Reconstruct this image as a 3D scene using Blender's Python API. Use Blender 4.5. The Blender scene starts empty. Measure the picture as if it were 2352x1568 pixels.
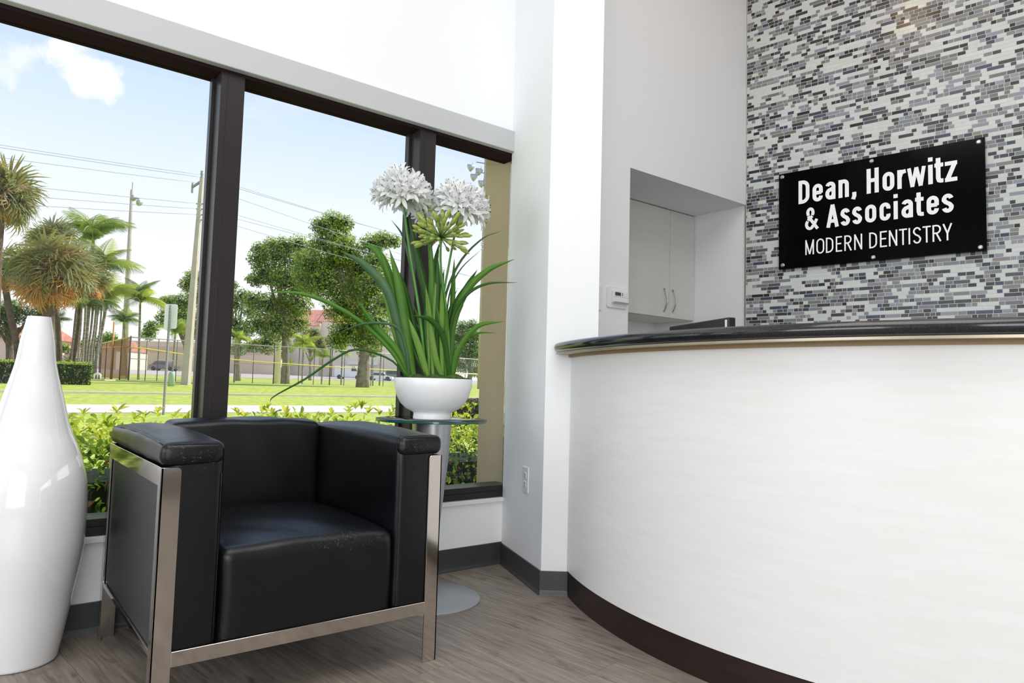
import bpy, bmesh, math, random
import numpy as np
from mathutils import Vector, Matrix, Euler
random.seed(7); RNG = np.random.default_rng(7)
SC = bpy.context.scene; COL = SC.collection
R = math.radians; PI = math.pi

# ---------------------------------------------------------------- camera
FPX, PITCH, ROLL, YAW, EYE = 1580.83, .0661305, .0272172, .9023146, .85
fw0 = Vector((math.cos(YAW), math.sin(YAW), 0)); rt0 = Vector((math.sin(YAW), -math.cos(YAW), 0)); upz = Vector((0, 0, 1))
FWD = fw0*math.cos(PITCH) + upz*math.sin(PITCH); UP0 = -fw0*math.sin(PITCH) + upz*math.cos(PITCH)
RT = rt0*math.cos(ROLL) + UP0*math.sin(ROLL); UP = -rt0*math.sin(ROLL) + UP0*math.cos(ROLL)
CAM = Vector((0, 0, EYE))
cd = bpy.data.cameras.new('camera'); cam = bpy.data.objects.new('camera', cd); COL.objects.link(cam)
cd.sensor_fit = 'HORIZONTAL'; cd.sensor_width = 36; cd.lens = FPX/2352*36; cd.clip_start = .02; cd.clip_end = 1000
cam.matrix_world = Matrix(((RT.x, UP.x, -FWD.x, 0), (RT.y, UP.y, -FWD.y, 0), (RT.z, UP.z, -FWD.z, EYE), (0, 0, 0, 1)))
SC.camera = cam

def ray(x, y): return (x-1176)/FPX*RT - (y-784)/FPX*UP + FWD
def at(x, y, depth): return CAM + ray(x, y)*depth            # surveyed point at a real distance
def on_y(x, y, Y): d = ray(x, y); return CAM + d*(Y/d.y)
def on_z(x, y, z): d = ray(x, y); return CAM + d*((z-EYE)/d.z)
def on_plane(x, y, p, n): d = ray(x, y); return CAM + d*((p-CAM).dot(n)/d.dot(n))

# ---------------------------------------------------------------- colour / view
SC.view_settings.view_transform = 'Standard'; SC.view_settings.look = 'None'
SC.view_settings.gamma = 1; SC.view_settings.use_curve_mapping = False
SC.view_settings.exposure = 0.0
def lin(c): return tuple(((v/255)/12.92 if v/255 <= .04045 else ((v/255+.055)/1.055)**2.4) for v in c)

# ---------------------------------------------------------------- world: blue sky, paler to the horizon, thin cloud
w = bpy.data.worlds.new('sky'); SC.world = w; w.use_nodes = True
nt = w.node_tree; nt.nodes.clear(); N = nt.nodes.new; L = nt.links.new
out = N('ShaderNodeOutputWorld'); bg = N('ShaderNodeBackground'); L(bg.outputs[0], out.inputs[0]); bg.inputs[1].default_value = 1.16
tc = N('ShaderNodeTexCoord'); sep = N('ShaderNodeSeparateXYZ'); L(tc.outputs['Generated'], sep.inputs[0])
rp = N('ShaderNodeValToRGB'); L(sep.outputs['Z'], rp.inputs[0]); e = rp.color_ramp.elements
e[0].position = 0; e[0].color = (*lin((252, 253, 254)), 1); e[1].position = .95; e[1].color = (*lin((120, 165, 225)), 1)
for p_, c_ in ((.12, (252, 253, 254)), (.23, (236, 245, 254)), (.34, (211, 230, 252)), (.46, (188, 212, 252)), (.6, (168, 198, 248))):
    q = e.new(p_); q.color = (*lin(c_), 1)
def wnoise(scale, lo, hi, vec=None):
    mp = N('ShaderNodeMapping'); mp.inputs['Scale'].default_value = (1, 1, 2.6); L(vec or tc.outputs['Generated'], mp.inputs[0])
    n = N('ShaderNodeTexNoise'); n.inputs['Scale'].default_value = scale; n.inputs['Detail'].default_value = 7; n.inputs['Roughness'].default_value = .58
    L(mp.outputs[0], n.inputs['Vector']); r = N('ShaderNodeMapRange'); r.inputs[1].default_value = lo; r.inputs[2].default_value = hi
    L(n.outputs[0], r.inputs[0]); return n, r
n1, r1 = wnoise(2.2, .58, .86)
mx = N('ShaderNodeMixRGB'); mx.inputs[2].default_value = (1, 1, 1, 1); L(rp.outputs[0], mx.inputs[1]); L(r1.outputs[0], mx.inputs[0])
# two small fair-weather clouds
prev = mx
for (px, py, rad) in ((203, 184, .045), (28, 128, .028)):
    d = ray(px, py).normalized()
    vd = N('ShaderNodeVectorMath'); vd.operation = 'DISTANCE'; vd.inputs[1].default_value = d
    nn = N('ShaderNodeTexNoise'); nn.inputs['Scale'].default_value = 17; nn.inputs['Detail'].default_value = 6; L(tc.outputs['Generated'], nn.inputs['Vector'])
    L(tc.outputs['Generated'], vd.inputs[0])
    m1 = N('ShaderNodeMath'); m1.operation = 'MULTIPLY_ADD'; m1.inputs[1].default_value = -.13; L(nn.outputs[0], m1.inputs[0]); L(vd.outputs['Value'], m1.inputs[2])
    mr = N('ShaderNodeMapRange'); mr.inputs[1].default_value = rad-.075; mr.inputs[2].default_value = rad-.088; mr.inputs[3].default_value = 0; mr.inputs[4].default_value = .92 if rad > .04 else .5
    L(m1.outputs[0], mr.inputs[0])
    mm = N('ShaderNodeMixRGB'); mm.inputs[2].default_value = (1, 1, 1, 1); L(mr.outputs[0], mm.inputs[0]); L(prev.outputs[0], mm.inputs[1]); prev = mm
L(prev.outputs[0], bg.inputs[0])

# ---------------------------------------------------------------- sun and added room fill
def lamp(kind, name, loc, energy, color=(1, 1, 1), size=1., size_y=None, direction=None, angle=None):
    l = bpy.data.lights.new(name, kind); l.energy = energy; l.color = color
    if kind == 'AREA':
        l.size = size
        if size_y: l.shape = 'RECTANGLE'; l.size_y = size_y
    if angle: l.angle = angle
    o = bpy.data.objects.new(name, l); COL.objects.link(o); o.location = loc
    if direction: o.rotation_euler = Vector(direction).to_track_quat('-Z', 'Y').to_euler()
    return o
SAZ, SEL = R(-2), R(41)
sd = Vector((math.cos(SAZ)*math.cos(SEL), math.sin(SAZ)*math.cos(SEL), math.sin(SEL)))
lamp('SUN', 'sun', (20, -5, 30), 5.5, (1, .95, .86), direction=-sd, angle=R(.6))
lamp('AREA', 'ceiling_fill_light', (.6, .5, 3.6), 54, (1, .985, .97), 2.6, 2.2, (0, 0, -1))  # added overhead fill for the room, like the weaker one below
lamp('AREA', 'ceiling_fill_light', (3.0, .6, 3.6), 6, (1, .98, .95), 1.2, 1.6, (0, 0, -1))
lamp('AREA', 'added_fill_behind_camera', (-1.7, -2.6, 1.6), 113, (.955, .978, 1), 3.2, 2.6, (.62, .75, -.02))  # added fill behind the camera, no entrance is built there
lamp('AREA', 'added_fill_from_left', (-2.9, 1.2, 1.5), 50, (.89, .925, 1), 2.0, 2.0, (1, .15, 0))  # added bluish fill from the left, its wall has no window

# ---------------------------------------------------------------- materials
MATS = {}
def mat(name, col, rough=.6, metal=0, var=None, vscale=8, vstretch=(1, 1, 1), bump=0, bscale=60, spec=.5, coat=0, sss=0, trans=0, coords='Object', rnd=0, detail=4, translucent=None):
    if name in MATS: return MATS[name]
    m = bpy.data.materials.new(name); m.use_nodes = True; t = m.node_tree; b = t.nodes['Principled BSDF']; n = t.nodes.new; l = t.links.new
    b.inputs['Base Color'].default_value = (*lin(col), 1); b.inputs['Roughness'].default_value = rough; b.inputs['Metallic'].default_value = metal
    b.inputs['Specular IOR Level'].default_value = spec; b.inputs['Coat Weight'].default_value = coat
    tx = n('ShaderNodeTexCoord')
    src = None
    if var is not None:
        mp = n('ShaderNodeMapping'); mp.inputs['Scale'].default_value = vstretch; l(tx.outputs[coords], mp.inputs[0])
        ns = n('ShaderNodeTexNoise'); ns.inputs['Scale'].default_value = vscale; ns.inputs['Detail'].default_value = detail; l(mp.outputs[0], ns.inputs['Vector'])
        rr = n('ShaderNodeMapRange'); rr.inputs[1].default_value = .33; rr.inputs[2].default_value = .67; l(ns.outputs[0], rr.inputs[0])
        mi = n('ShaderNodeMixRGB'); mi.inputs[1].default_value = (*lin(col), 1); mi.inputs[2].default_value = (*lin(var), 1); l(rr.outputs[0], mi.inputs[0]); src = mi.outputs[0]
    if rnd:
        oi = n('ShaderNodeObjectInfo'); hs = n('ShaderNodeHueSaturation'); mr = n('ShaderNodeMapRange'); mr.inputs[3].default_value = 1-rnd; mr.inputs[4].default_value = 1+rnd
        l(oi.outputs['Random'], mr.inputs[0]); l(mr.outputs[0], hs.inputs['Value'])
        if src: l(src, hs.inputs['Color'])
        else: hs.inputs['Color'].default_value = (*lin(col), 1)
        src = hs.outputs[0]
    if src: l(src, b.inputs['Base Color'])
    if bump:
        nb = n('ShaderNodeTexNoise'); nb.inputs['Scale'].default_value = bscale; nb.inputs['Detail'].default_value = 5; l(tx.outputs[coords], nb.inputs['Vector'])
        bp = n('ShaderNodeBump'); bp.inputs['Strength'].default_value = bump; bp.inputs['Distance'].default_value = .01; l(nb.outputs[0], bp.inputs['Height']); l(bp.outputs[0], b.inputs['Normal'])
    if translucent:
        tr = n('ShaderNodeBsdfTranslucent'); tr.inputs[0].default_value = (*lin(translucent), 1); ms = n('ShaderNodeMixShader'); ms.inputs[0].default_value = .42
        l(b.outputs[0], ms.inputs[1]); l(tr.outputs[0], ms.inputs[2]); l(ms.outputs[0], t.nodes['Material Output'].inputs[0])
    MATS[name] = m; return m
def glass_mat(name, tint, refl=1.0, ior=1.45, haze=0):
    m = bpy.data.materials.new(name); m.use_nodes = True; t = m.node_tree; t.nodes.clear(); n = t.nodes.new; l = t.links.new
    o = n('ShaderNodeOutputMaterial'); tr = n('ShaderNodeBsdfTransparent'); tr.inputs[0].default_value = (*tint, 1)
    gl = n('ShaderNodeBsdfGlossy'); gl.inputs['Roughness'].default_value = .004; fr = n('ShaderNodeFresnel'); fr.inputs[0].default_value = ior
    mu = n('ShaderNodeMath'); mu.operation = 'MULTIPLY'; mu.inputs[1].default_value = refl; l(fr.outputs[0], mu.inputs[0])
    ms = n('ShaderNodeMixShader'); l(mu.outputs[0], ms.inputs[0]); l(tr.outputs[0], ms.inputs[1]); l(gl.outputs[0], ms.inputs[2]); l(ms.outputs[0], o.inputs[0])
    return m

M_wall = mat('white_wall_paint', (243, 244, 245), .75, bump=.03, bscale=180)
M_niche = mat('white_niche_paint', (236, 237, 240), .75, bump=.03, bscale=180)
M_ceil = mat('ceiling_paint', (240, 240, 240), .9)
M_frame = mat('dark_bronze_aluminium', (48, 44, 43), .32, metal=0, bump=.02, bscale=300, spec=.26)
M_base = mat('grey_vinyl_baseboard', (66, 68, 68), .42, var=(60, 62, 62), vscale=14)
M_header = mat('grey_shade_fascia', (192, 193, 194), .45, spec=.4)
M_glass = glass_mat('window_glass', (.985, .985, .985), .55)
M_chrome = mat('polished_steel', (208, 202, 195), .09, metal=1, bump=.012, bscale=9)
M_brushed = mat('satin_aluminium', (190, 192, 196), .3, metal=1, bump=.02, bscale=40)
M_disc = mat('silver_painted_metal', (178, 180, 184), .42, metal=.6)
M_blackplastic = mat('black_plastic', (22, 23, 25), .4)
M_pot = mat('white_ceramic', (240, 241, 243), .32, coat=.2)
M_vase = mat('glossy_white_glaze', (240, 240, 241), .08, coat=.7, spec=.6)
M_granite = mat('black_granite', (14, 14, 16), .11, var=(46, 46, 50), vscale=420, spec=.7, detail=2)
M_kick = mat('dark_espresso_wood', (44, 27, 23), .38, var=(33, 20, 17), vscale=6, vstretch=(1, 1, 7))
M_lam = mat('white_grained_laminate', (238, 237, 235), .34, var=(234, 233, 230), vscale=5, vstretch=(1, 1, 9), detail=8, spec=.45)
M_cab = mat('cream_cabinet_laminate', (214, 211, 206), .45, var=(210, 207, 201), vscale=5, vstretch=(1, 1, 5))
M_tan = mat('tan_wood_edge', (160, 134, 96), .5)
M_steeltrim = mat('bright_metal_edge', (170, 160, 140), .35, metal=.8)
M_plate = mat('white_plastic', (232, 232, 233), .4)
M_white = mat('flat_white_vinyl', (255, 255, 255), .9, spec=.1)
M_sign = mat('black_acrylic', (2, 2, 3), .12, spec=.08)
M_dark = mat('dark_slot', (30, 30, 32), .6)

def leather_mat():
    m = mat('black_leather', (17, 18, 22), .34, spec=.42); t = m.node_tree; n = t.nodes.new; l = t.links.new; b = t.nodes['Principled BSDF']
    tx = n('ShaderNodeTexCoord'); g = n('ShaderNodeNewGeometry')
    vo = n('ShaderNodeTexVoronoi'); vo.inputs['Scale'].default_value = 420; l(g.outputs['Position'], vo.inputs['Vector'])
    ns = n('ShaderNodeTexNoise'); ns.inputs['Scale'].default_value = 9; ns.inputs['Detail'].default_value = 5; l(g.outputs['Position'], ns.inputs['Vector'])
    b1 = n('ShaderNodeBump'); b1.inputs['Strength'].default_value = .10; b1.inputs['Distance'].default_value = .0015; l(vo.outputs['Distance'], b1.inputs['Height'])
    b2 = n('ShaderNodeBump'); b2.inputs['Strength'].default_value = .22; b2.inputs['Distance'].default_value = .012; l(ns.outputs[0], b2.inputs['Height']); l(b1.outputs[0], b2.inputs['Normal']); l(b2.outputs[0], b.inputs['Normal'])
    # rubbed, cracked spots at the arm fronts and the seat edge
    mask = None
    for c, rx in (((.46, 1.86, .655), .085), ((1.11, 1.865, .655), .085), ((.90, 1.875, .405), .17)):
        s = n('ShaderNodeVectorMath'); s.operation = 'SUBTRACT'; s.inputs[1].default_value = c; l(g.outputs['Position'], s.inputs[0])
        sc = n('ShaderNodeVectorMath'); sc.operation = 'MULTIPLY'; sc.inputs[1].default_value = (1/rx, 1/.10, 1/.045); l(s.outputs[0], sc.inputs[0])
        ln = n('ShaderNodeVectorMath'); ln.operation = 'LENGTH'; l(sc.outputs[0], ln.inputs[0])
        mr = n('ShaderNodeMapRange'); mr.inputs[1].default_value = 1.1; mr.inputs[2].default_value = .2; l(ln.outputs['Value'], mr.inputs[0])
        if mask is None: mask = mr.outputs[0]
        else:
            ad = n('ShaderNodeMath'); ad.operation = 'MAXIMUM'; l(mask, ad.inputs[0]); l(mr.outputs[0], ad.inputs[1]); mask = ad.outputs[0]
    n2 = n('ShaderNodeTexNoise'); n2.inputs['Scale'].default_value = 170; n2.inputs['Detail'].default_value = 8; n2.inputs['Roughness'].default_value = .75; l(g.outputs['Position'], n2.inputs['Vector'])
    r2 = n('ShaderNodeMapRange'); r2.inputs[1].default_value = .58; r2.inputs[2].default_value = .68; l(n2.outputs[0], r2.inputs[0])
    mu = n('ShaderNodeMath'); mu.operation = 'MULTIPLY'; l(mask, mu.inputs[0]); l(r2.outputs[0], mu.inputs[1])
    mi = n('ShaderNodeMixRGB'); mi.inputs[1].default_value = (*lin((10, 11, 14)), 1); mi.inputs[2].default_value = (*lin((130, 134, 140)), 1); l(mu.outputs[0], mi.inputs[0]); l(mi.outputs[0], b.inputs['Base Color'])
    return m
M_leather = leather_mat()
M_leatherpanel = mat('matte_black_panel', (30, 31, 34), .42, bump=.03, bscale=300)

def wood_floor_mat():
    m = mat('grey_brown_vinyl_plank', (120, 106, 95), .42); t = m.node_tree; n = t.nodes.new; l = t.links.new; b = t.nodes['Principled BSDF']
    g = n('ShaderNodeNewGeometry'); oi = n('ShaderNodeObjectInfo')
    mp = n('ShaderNodeMapping'); mp.vector_type = 'POINT'; mp.inputs['Rotation'].default_value = (0, 0, -R(97)); l(g.outputs['Position'], mp.inputs[0])
    m2 = n('ShaderNodeMapping'); m2.inputs['Scale'].default_value = (2.2, 34, 1); l(mp.outputs[0], m2.inputs[0])
    ad = n('ShaderNodeVectorMath'); ad.operation = 'ADD'; cx = n('ShaderNodeCombineXYZ'); mu = n('ShaderNodeMath'); mu.operation = 'MULTIPLY'; mu.inputs[1].default_value = 40
    l(oi.outputs['Random'], mu.inputs[0]); l(mu.outputs[0], cx.inputs[0]); l(mu.outputs[0], cx.inputs[1]); l(m2.outputs[0], ad.inputs[0]); l(cx.outputs[0], ad.inputs[1])
    n1 = n('ShaderNodeTexNoise'); n1.inputs['Scale'].default_value = 2.2; n1.inputs['Detail'].default_value = 9; n1.inputs['Roughness'].default_value = .62; n1.inputs['Distortion'].default_value = .5; l(ad.outputs[0], n1.inputs['Vector'])
    rp = n('ShaderNodeValToRGB'); l(n1.outputs[0], rp.inputs[0]); e = rp.color_ramp.elements
    e[0].position = .3; e[0].color = (*lin((104, 94, 86)), 1); e[1].position = .72; e[1].color = (*lin((162, 149, 136)), 1); q = e.new(.5); q.color = (*lin((136, 124, 114)), 1)
    # knots
    m3 = n('ShaderNodeMapping'); m3.inputs['Scale'].default_value = (5, 13, 1); l(mp.outputs[0], m3.inputs[0])
    kn = n('ShaderNodeTexNoise'); kn.inputs['Scale'].default_value = 1.3; kn.inputs['Detail'].default_value = 3; l(m3.outputs[0], kn.inputs['Vector'])
    kr = n('ShaderNodeMapRange'); kr.inputs[1].default_value = .60; kr.inputs[2].default_value = .72; kr.inputs[3].default_value = 0; kr.inputs[4].default_value = .7; l(kn.outputs[0], kr.inputs[0])
    mk = n('ShaderNodeMixRGB'); mk.inputs[2].default_value = (*lin((78, 68, 63)), 1); l(kr.outputs[0], mk.inputs[0]); l(rp.outputs[0], mk.inputs[1])
    hs = n('ShaderNodeHueSaturation'); mr = n('ShaderNodeMapRange'); mr.inputs[3].default_value = .9; mr.inputs[4].default_value = 1.08; l(oi.outputs['Random'], mr.inputs[0]); l(mr.outputs[0], hs.inputs['Value']); l(mk.outputs[0], hs.inputs['Color'])
    l(hs.outputs[0], b.inputs['Base Color'])
    bp = n('ShaderNodeBump'); bp.inputs['Strength'].default_value = .12; bp.inputs['Distance'].default_value = .002; l(n1.outputs[0], bp.inputs['Height']); l(bp.outputs[0], b.inputs['Normal'])
    return m
M_floor = wood_floor_mat()
M_joint = mat('dark_plank_joint', (92, 82, 74), .8)

# ---------------------------------------------------------------- object helpers
def wloc(o):
    v = Vector((0, 0, 0))
    while o is not None: v += o.location; o = o.parent
    return v
def tagd(o, label=None, cat=None, group=None, kind=None):
    if label: o['label'] = label
    if cat: o['category'] = cat
    if group: o['group'] = group
    if kind: o['kind'] = kind
    return o
def thing(name, loc, label, cat, group=None):
    o = bpy.data.objects.new(name, None); COL.objects.link(o); o.location = loc; o.empty_display_size = .05
    return tagd(o, label, cat, group)
def mesh_obj(name, verts, faces, mats, parent=None, smooth=False, mi=None, world=True):
    off = wloc(parent) if (parent is not None and world) else Vector((0, 0, 0))
    me = bpy.data.meshes.new(name); me.from_pydata([tuple(Vector(v)-off) for v in verts], [], faces)
    for m in (mats if isinstance(mats, (list, tuple)) else [mats]): me.materials.append(m)
    if mi is not None: me.polygons.foreach_set('material_index', list(mi))
    if smooth: me.polygons.foreach_set('use_smooth', [True]*len(me.polygons))
    me.update(); o = bpy.data.objects.new(name, me); COL.objects.link(o); o.parent = parent
    return o
def struct(name, verts, faces, m, parent=None, **k):
    o = mesh_obj(name, verts, faces, m, parent, **k); o['kind'] = 'structure'; return o
BF = [(0, 3, 2, 1), (4, 5, 6, 7), (0, 1, 5, 4), (1, 2, 6, 5), (2, 3, 7, 6), (3, 0, 4, 7)]
def boxv(a, b):
    (x0, y0, z0), (x1, y1, z1) = a, b
    return [(x0, y0, z0), (x1, y0, z0), (x1, y1, z0), (x0, y1, z0), (x0, y0, z1), (x1, y0, z1), (x1, y1, z1), (x0, y1, z1)]
class MB:
    def __init__(s): s.v = []; s.f = []; s.mi = []
    def add(s, v, f, mi=0):
        o = len(s.v); s.v += [tuple(p) for p in v]; s.f += [tuple(i+o for i in q) for q in f]; s.mi += [mi]*len(f); return s
    def box(s, a, b, mi=0): return s.add(boxv(a, b), BF, mi)
    def obox(s, o, ax, ay, az, mi=0):
        o = Vector(o); ax, ay, az = Vector(ax), Vector(ay), Vector(az)
        return s.add([o, o+ax, o+ax+ay, o+ay, o+az, o+ax+az, o+ax+ay+az, o+ay+az], BF, mi)
    def tube(s, pts, rad, n=8, mi=0, cap=True):
        pts = [Vector(p) for p in pts]; rs = rad if isinstance(rad, (list, tuple)) else [rad]*len(pts); v = []; f = []
        ref = Vector((0, 0, 1)) if abs((pts[-1]-pts[0]).normalized().z) < .9 else Vector((1, 0, 0))
        for i, p in enumerate(pts):
            t = (pts[min(i+1, len(pts)-1)]-pts[max(i-1, 0)]).normalized(); a = t.cross(ref).normalized(); b = t.cross(a)
            for k in range(n): v.append(p+(a*math.cos(2*PI*k/n)+b*math.sin(2*PI*k/n))*rs[i])
        for i in range(len(pts)-1):
            for k in range(n): f.append((i*n+k, i*n+(k+1) % n, (i+1)*n+(k+1) % n, (i+1)*n+k))
        if cap: f.append(tuple(range(n))[::-1]); f.append(tuple((len(pts)-1)*n+k for k in range(n)))
        return s.add(v, f, mi)
    def lathe(s, c, prof, n=48, mi=0, cap=True):
        v = []; f = []; m = len(prof)
        for (r, z) in prof:
            for k in range(n): v.append((c[0]+r*math.cos(2*PI*k/n), c[1]+r*math.sin(2*PI*k/n), c[2]+z))
        for i in range(m-1):
            for k in range(n): f.append((i*n+k, i*n+(k+1) % n, (i+1)*n+(k+1) % n, (i+1)*n+k))
        if cap: f.append(tuple(range(n))[::-1]); f.append(tuple((m-1)*n+k for k in range(n)))
        return s.add(v, f, mi)
    def prism(s, poly, z0, z1, mi=0):
        n = len(poly); v = [(p[0], p[1], z0) for p in poly]+[(p[0], p[1], z1) for p in poly]
        f = [tuple(range(n))[::-1], tuple(range(n, 2*n))]+[(i, (i+1) % n, (i+1) % n+n, i+n) for i in range(n)]
        return s.add(v, f, mi)
    def build(s, name, m, parent=None, smooth=False): return mesh_obj(name, s.v, s.f, m, parent, smooth, s.mi)
def bev(o, wd=.003, seg=2, ang=.6):
    m = o.modifiers.new('bevel', 'BEVEL'); m.width = wd; m.segments = seg; m.limit_method = 'ANGLE'; m.angle_limit = ang; return o
def autosmooth(o):
    for p in o.data.polygons: p.use_smooth = True
    m = o.modifiers.new('wn', 'WEIGHTED_NORMAL'); m.keep_sharp = True; return o
def box(name, a, b, m, parent=None, bw=0):
    o = MB().box(a, b).build(name, m, parent)
    if bw: bev(o, bw)
    return o
def softbox(name, a, b, m, parent, r=.03, seg=4, crown=(0, 0, 0), sub=10, wr=0):
    """upholstered block: subdivided box with rounded edges, gently crowned faces"""
    a, b = Vector(a), Vector(b); c = (a+b)/2; h = (b-a)/2
    def axis(n_, hh):
        inner = [-hh+r+(2*hh-2*r)*i/n_ for i in range(n_+1)]
        e_ = [hh-r+r*math.sin(PI/2*k/seg) for k in range(1, seg+1)]
        return [-x for x in e_[::-1]]+inner+e_
    bm = bmesh.new(); xs, ys, zs = axis(sub, h.x), axis(sub, h.y), axis(sub, h.z)
    cache = {}
    def V(i, j, k):
        key = (i, j, k)
        if key not in cache:
            p = Vector((xs[i], ys[j], zs[k])); q = Vector((max(-h.x+r, min(h.x-r, p.x)), max(-h.y+r, min(h.y-r, p.y)), max(-h.z+r, min(h.z-r, p.z))))
            dlt = p-q
            if dlt.length > 1e-9:
                mxc = max(abs(dlt.x), abs(dlt.y), abs(dlt.z)); p = q+dlt.normalized()*r*min(1, mxc/r if mxc < r*.999 and dlt.length < 1e-9 else 1) if (abs(dlt.x) > 1e-9)+(abs(dlt.y) > 1e-9)+(abs(dlt.z) > 1e-9) > 1 else p
            u, v_, w_ = q.x/h.x, q.y/h.y, q.z/h.z
            if p.z > h.z-r: p.z += crown[2]*(1-u*u)*(1-v_*v_)
            if p.y < -h.y+r: p.y -= crown[1]*(1-u*u)*(1-w_*w_)
            if abs(p.x) > h.x-r: p.x += math.copysign(crown[0], p.x)*(1-v_*v_)*(1-w_*w_)
            if wr: p += Vector((math.sin(p.y*37+p.z*21), math.sin(p.x*41+p.z*17), math.sin(p.x*29+p.y*33)))*wr
            cache[key] = bm.verts.new(c+p)
        return cache[key]
    nx, ny, nz = len(xs)-1, len(ys)-1, len(zs)-1
    for i in range(nx):
        for j in range(ny):
            bm.faces.new((V(i, j, 0), V(i, j+1, 0), V(i+1, j+1, 0), V(i+1, j, 0))); bm.faces.new((V(i, j, nz), V(i+1, j, nz), V(i+1, j+1, nz), V(i, j+1, nz)))
    for i in range(nx):
        for k in range(nz):
            bm.faces.new((V(i, 0, k), V(i+1, 0, k), V(i+1, 0, k+1), V(i, 0, k+1))); bm.faces.new((V(i, ny, k), V(i, ny, k+1), V(i+1, ny, k+1), V(i+1, ny, k)))
    for j in range(ny):
        for k in range(nz):
            bm.faces.new((V(0, j, k), V(0, j, k+1), V(0, j+1, k+1), V(0, j+1, k))); bm.faces.new((V(nx, j, k), V(nx, j+1, k), V(nx, j+1, k+1), V(nx, j, k+1)))
    off = wloc(parent)
    for v in bm.verts: v.co -= off
    me = bpy.data.meshes.new(name); bm.to_mesh(me); bm.free(); me.materials.append(m)
    for p in me.polygons: p.use_smooth = True
    o = bpy.data.objects.new(name, me); COL.objects.link(o); o.parent = parent; return o
def dup(src, parent, loc=None, rot=None, scale=None):
    o = src.copy(); COL.objects.link(o); o.parent = parent
    if loc is not None: o.location = loc
    if rot is not None: o.rotation_euler = rot
    if scale is not None: o.scale = scale
    return o

# ================================================================ ROOM
YW, CEIL = 2.683, 3.7
PC, PK, PF, PR = Vector((2.086, YW, 0)), Vector((1.912, 2.187, 0)), Vector((1.989, 2.123, 0)), Vector((2.079, 2.047, 0))
XT, YT = 3.782, 2.45                     # where the tiled wall meets the thermostat wall
TU = Vector((math.cos(R(-80)), math.sin(R(-80)), 0)); TN = Vector((-math.cos(R(10)), -math.sin(R(10)), 0))   # along / out of tiled wall
TP = Vector((XT, YT, 0))
# floor planks
slab = struct('floor', boxv((-3.6, -3.6, -.12), (4.9, YW+.0, -.004)), BF, M_joint)
def clip(poly, keep):   # Sutherland-Hodgman on one half-plane
    o = []
    for i in range(len(poly)):
        a, b = poly[i], poly[(i+1) % len(poly)]; da, db = keep(a), keep(b)
        if da >= 0: o.append(a)
        if (da > 0) != (db > 0) and da != db:
            t = da/(da-db); o.append((a[0]+(b[0]-a[0])*t, a[1]+(b[1]-a[1])*t))
    return o
u = Vector((math.cos(R(97)), math.sin(R(97)), 0)); v = Vector((math.sin(R(97)), -math.cos(R(97)), 0))
PWD, PLN = .178, 1.22
ref = on_z(1300, 1540, 0)
for i in range(-17, 18):
    sh = random.random()*PLN
    for j in range(-4, 5):
        o_ = ref+v*(i*PWD)+u*(j*PLN+sh); g = .0005
        poly = [o_+u*g+v*g, o_+u*(PLN-g)+v*g, o_+u*(PLN-g)+v*(PWD-g), o_+u*g+v*(PWD-g)]; poly = [(p.x, p.y) for p in poly]
        for kf in (lambda p: YW-.001-p[1], lambda p: p[0]+2.2, lambda p: 4.0-p[0], lambda p: p[1]+1.6): 
            if poly: poly = clip(poly, kf)
        if len(poly) >= 3:
            pts = MB().prism(poly[::-1], -.004, 0); pl = pts.build('plank', M_floor, slab)
# walls
wb = struct('wall_back', boxv((-3.6, YW, -.02), (2.3, YW+.13, .30)), BF, M_wall)
MB().box((-3.6, YW, 2.125), (2.3, YW+.13, CEIL)).build('upper_wall', M_wall, wb)
m = MB(); m.prism([(PC.x, PC.y), (PC.x+.11, PC.y+.13), (2.55, YW+.13), (2.55, YT+.06), (PR.x+.02, YT+.06), (PR.x+.01, PR.y+.12), (PR.x, PR.y), (PF.x, PF.y), (PK.x, PK.y)], 0, CEIL)
col = m.build('wall_column', M_wall); col['kind'] = 'structure'
m = MB(); m.box((PR.x+.021, YT, 0), (2.707, YT+.12, CEIL)); m.box((2.707, YT, 2.034), (XT+.06, YT+.12, CEIL)); m.build('wall_thermostat', M_niche)['kind'] = 'structure'
m = MB(); m.box((2.587, YT+.12, 0), (2.707, 3.175, 2.034)); m.box((2.5, 3.175, 0), (4.1, 3.29, 2.034)); m.box((XT+.012, YT-.0, 0), (4.1, 3.175, 2.034)); m.box((2.707, YT+.12, 2.034), (XT+.3, 3.29, 2.16))
m.build('wall_niche', M_niche)['kind'] = 'structure'
q0 = TP-TN*.0006; wt = MB().obox(q0+TU*4.9, -TU*4.9, -TN*.14, upz*CEIL).build('wall_tiled', mat('pale_grout', (200, 204, 202), .6)); wt['kind'] = 'structure'
for nm, a, b in (('wall_left', (-3.75, -3.6, 0), (-3.6, 2.83, CEIL)), ('wall_front', (-3.75, -3.75, 0), (4.9, -3.6, CEIL)), ('wall_right', (4.75, -3.6, 0), (4.9, -2.3, CEIL))): struct(nm, boxv(a, b), BF, M_wall)
struct('ceiling', boxv((-3.75, -3.75, CEIL), (4.9, 3.3, CEIL+.12)), BF, M_ceil)
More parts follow.
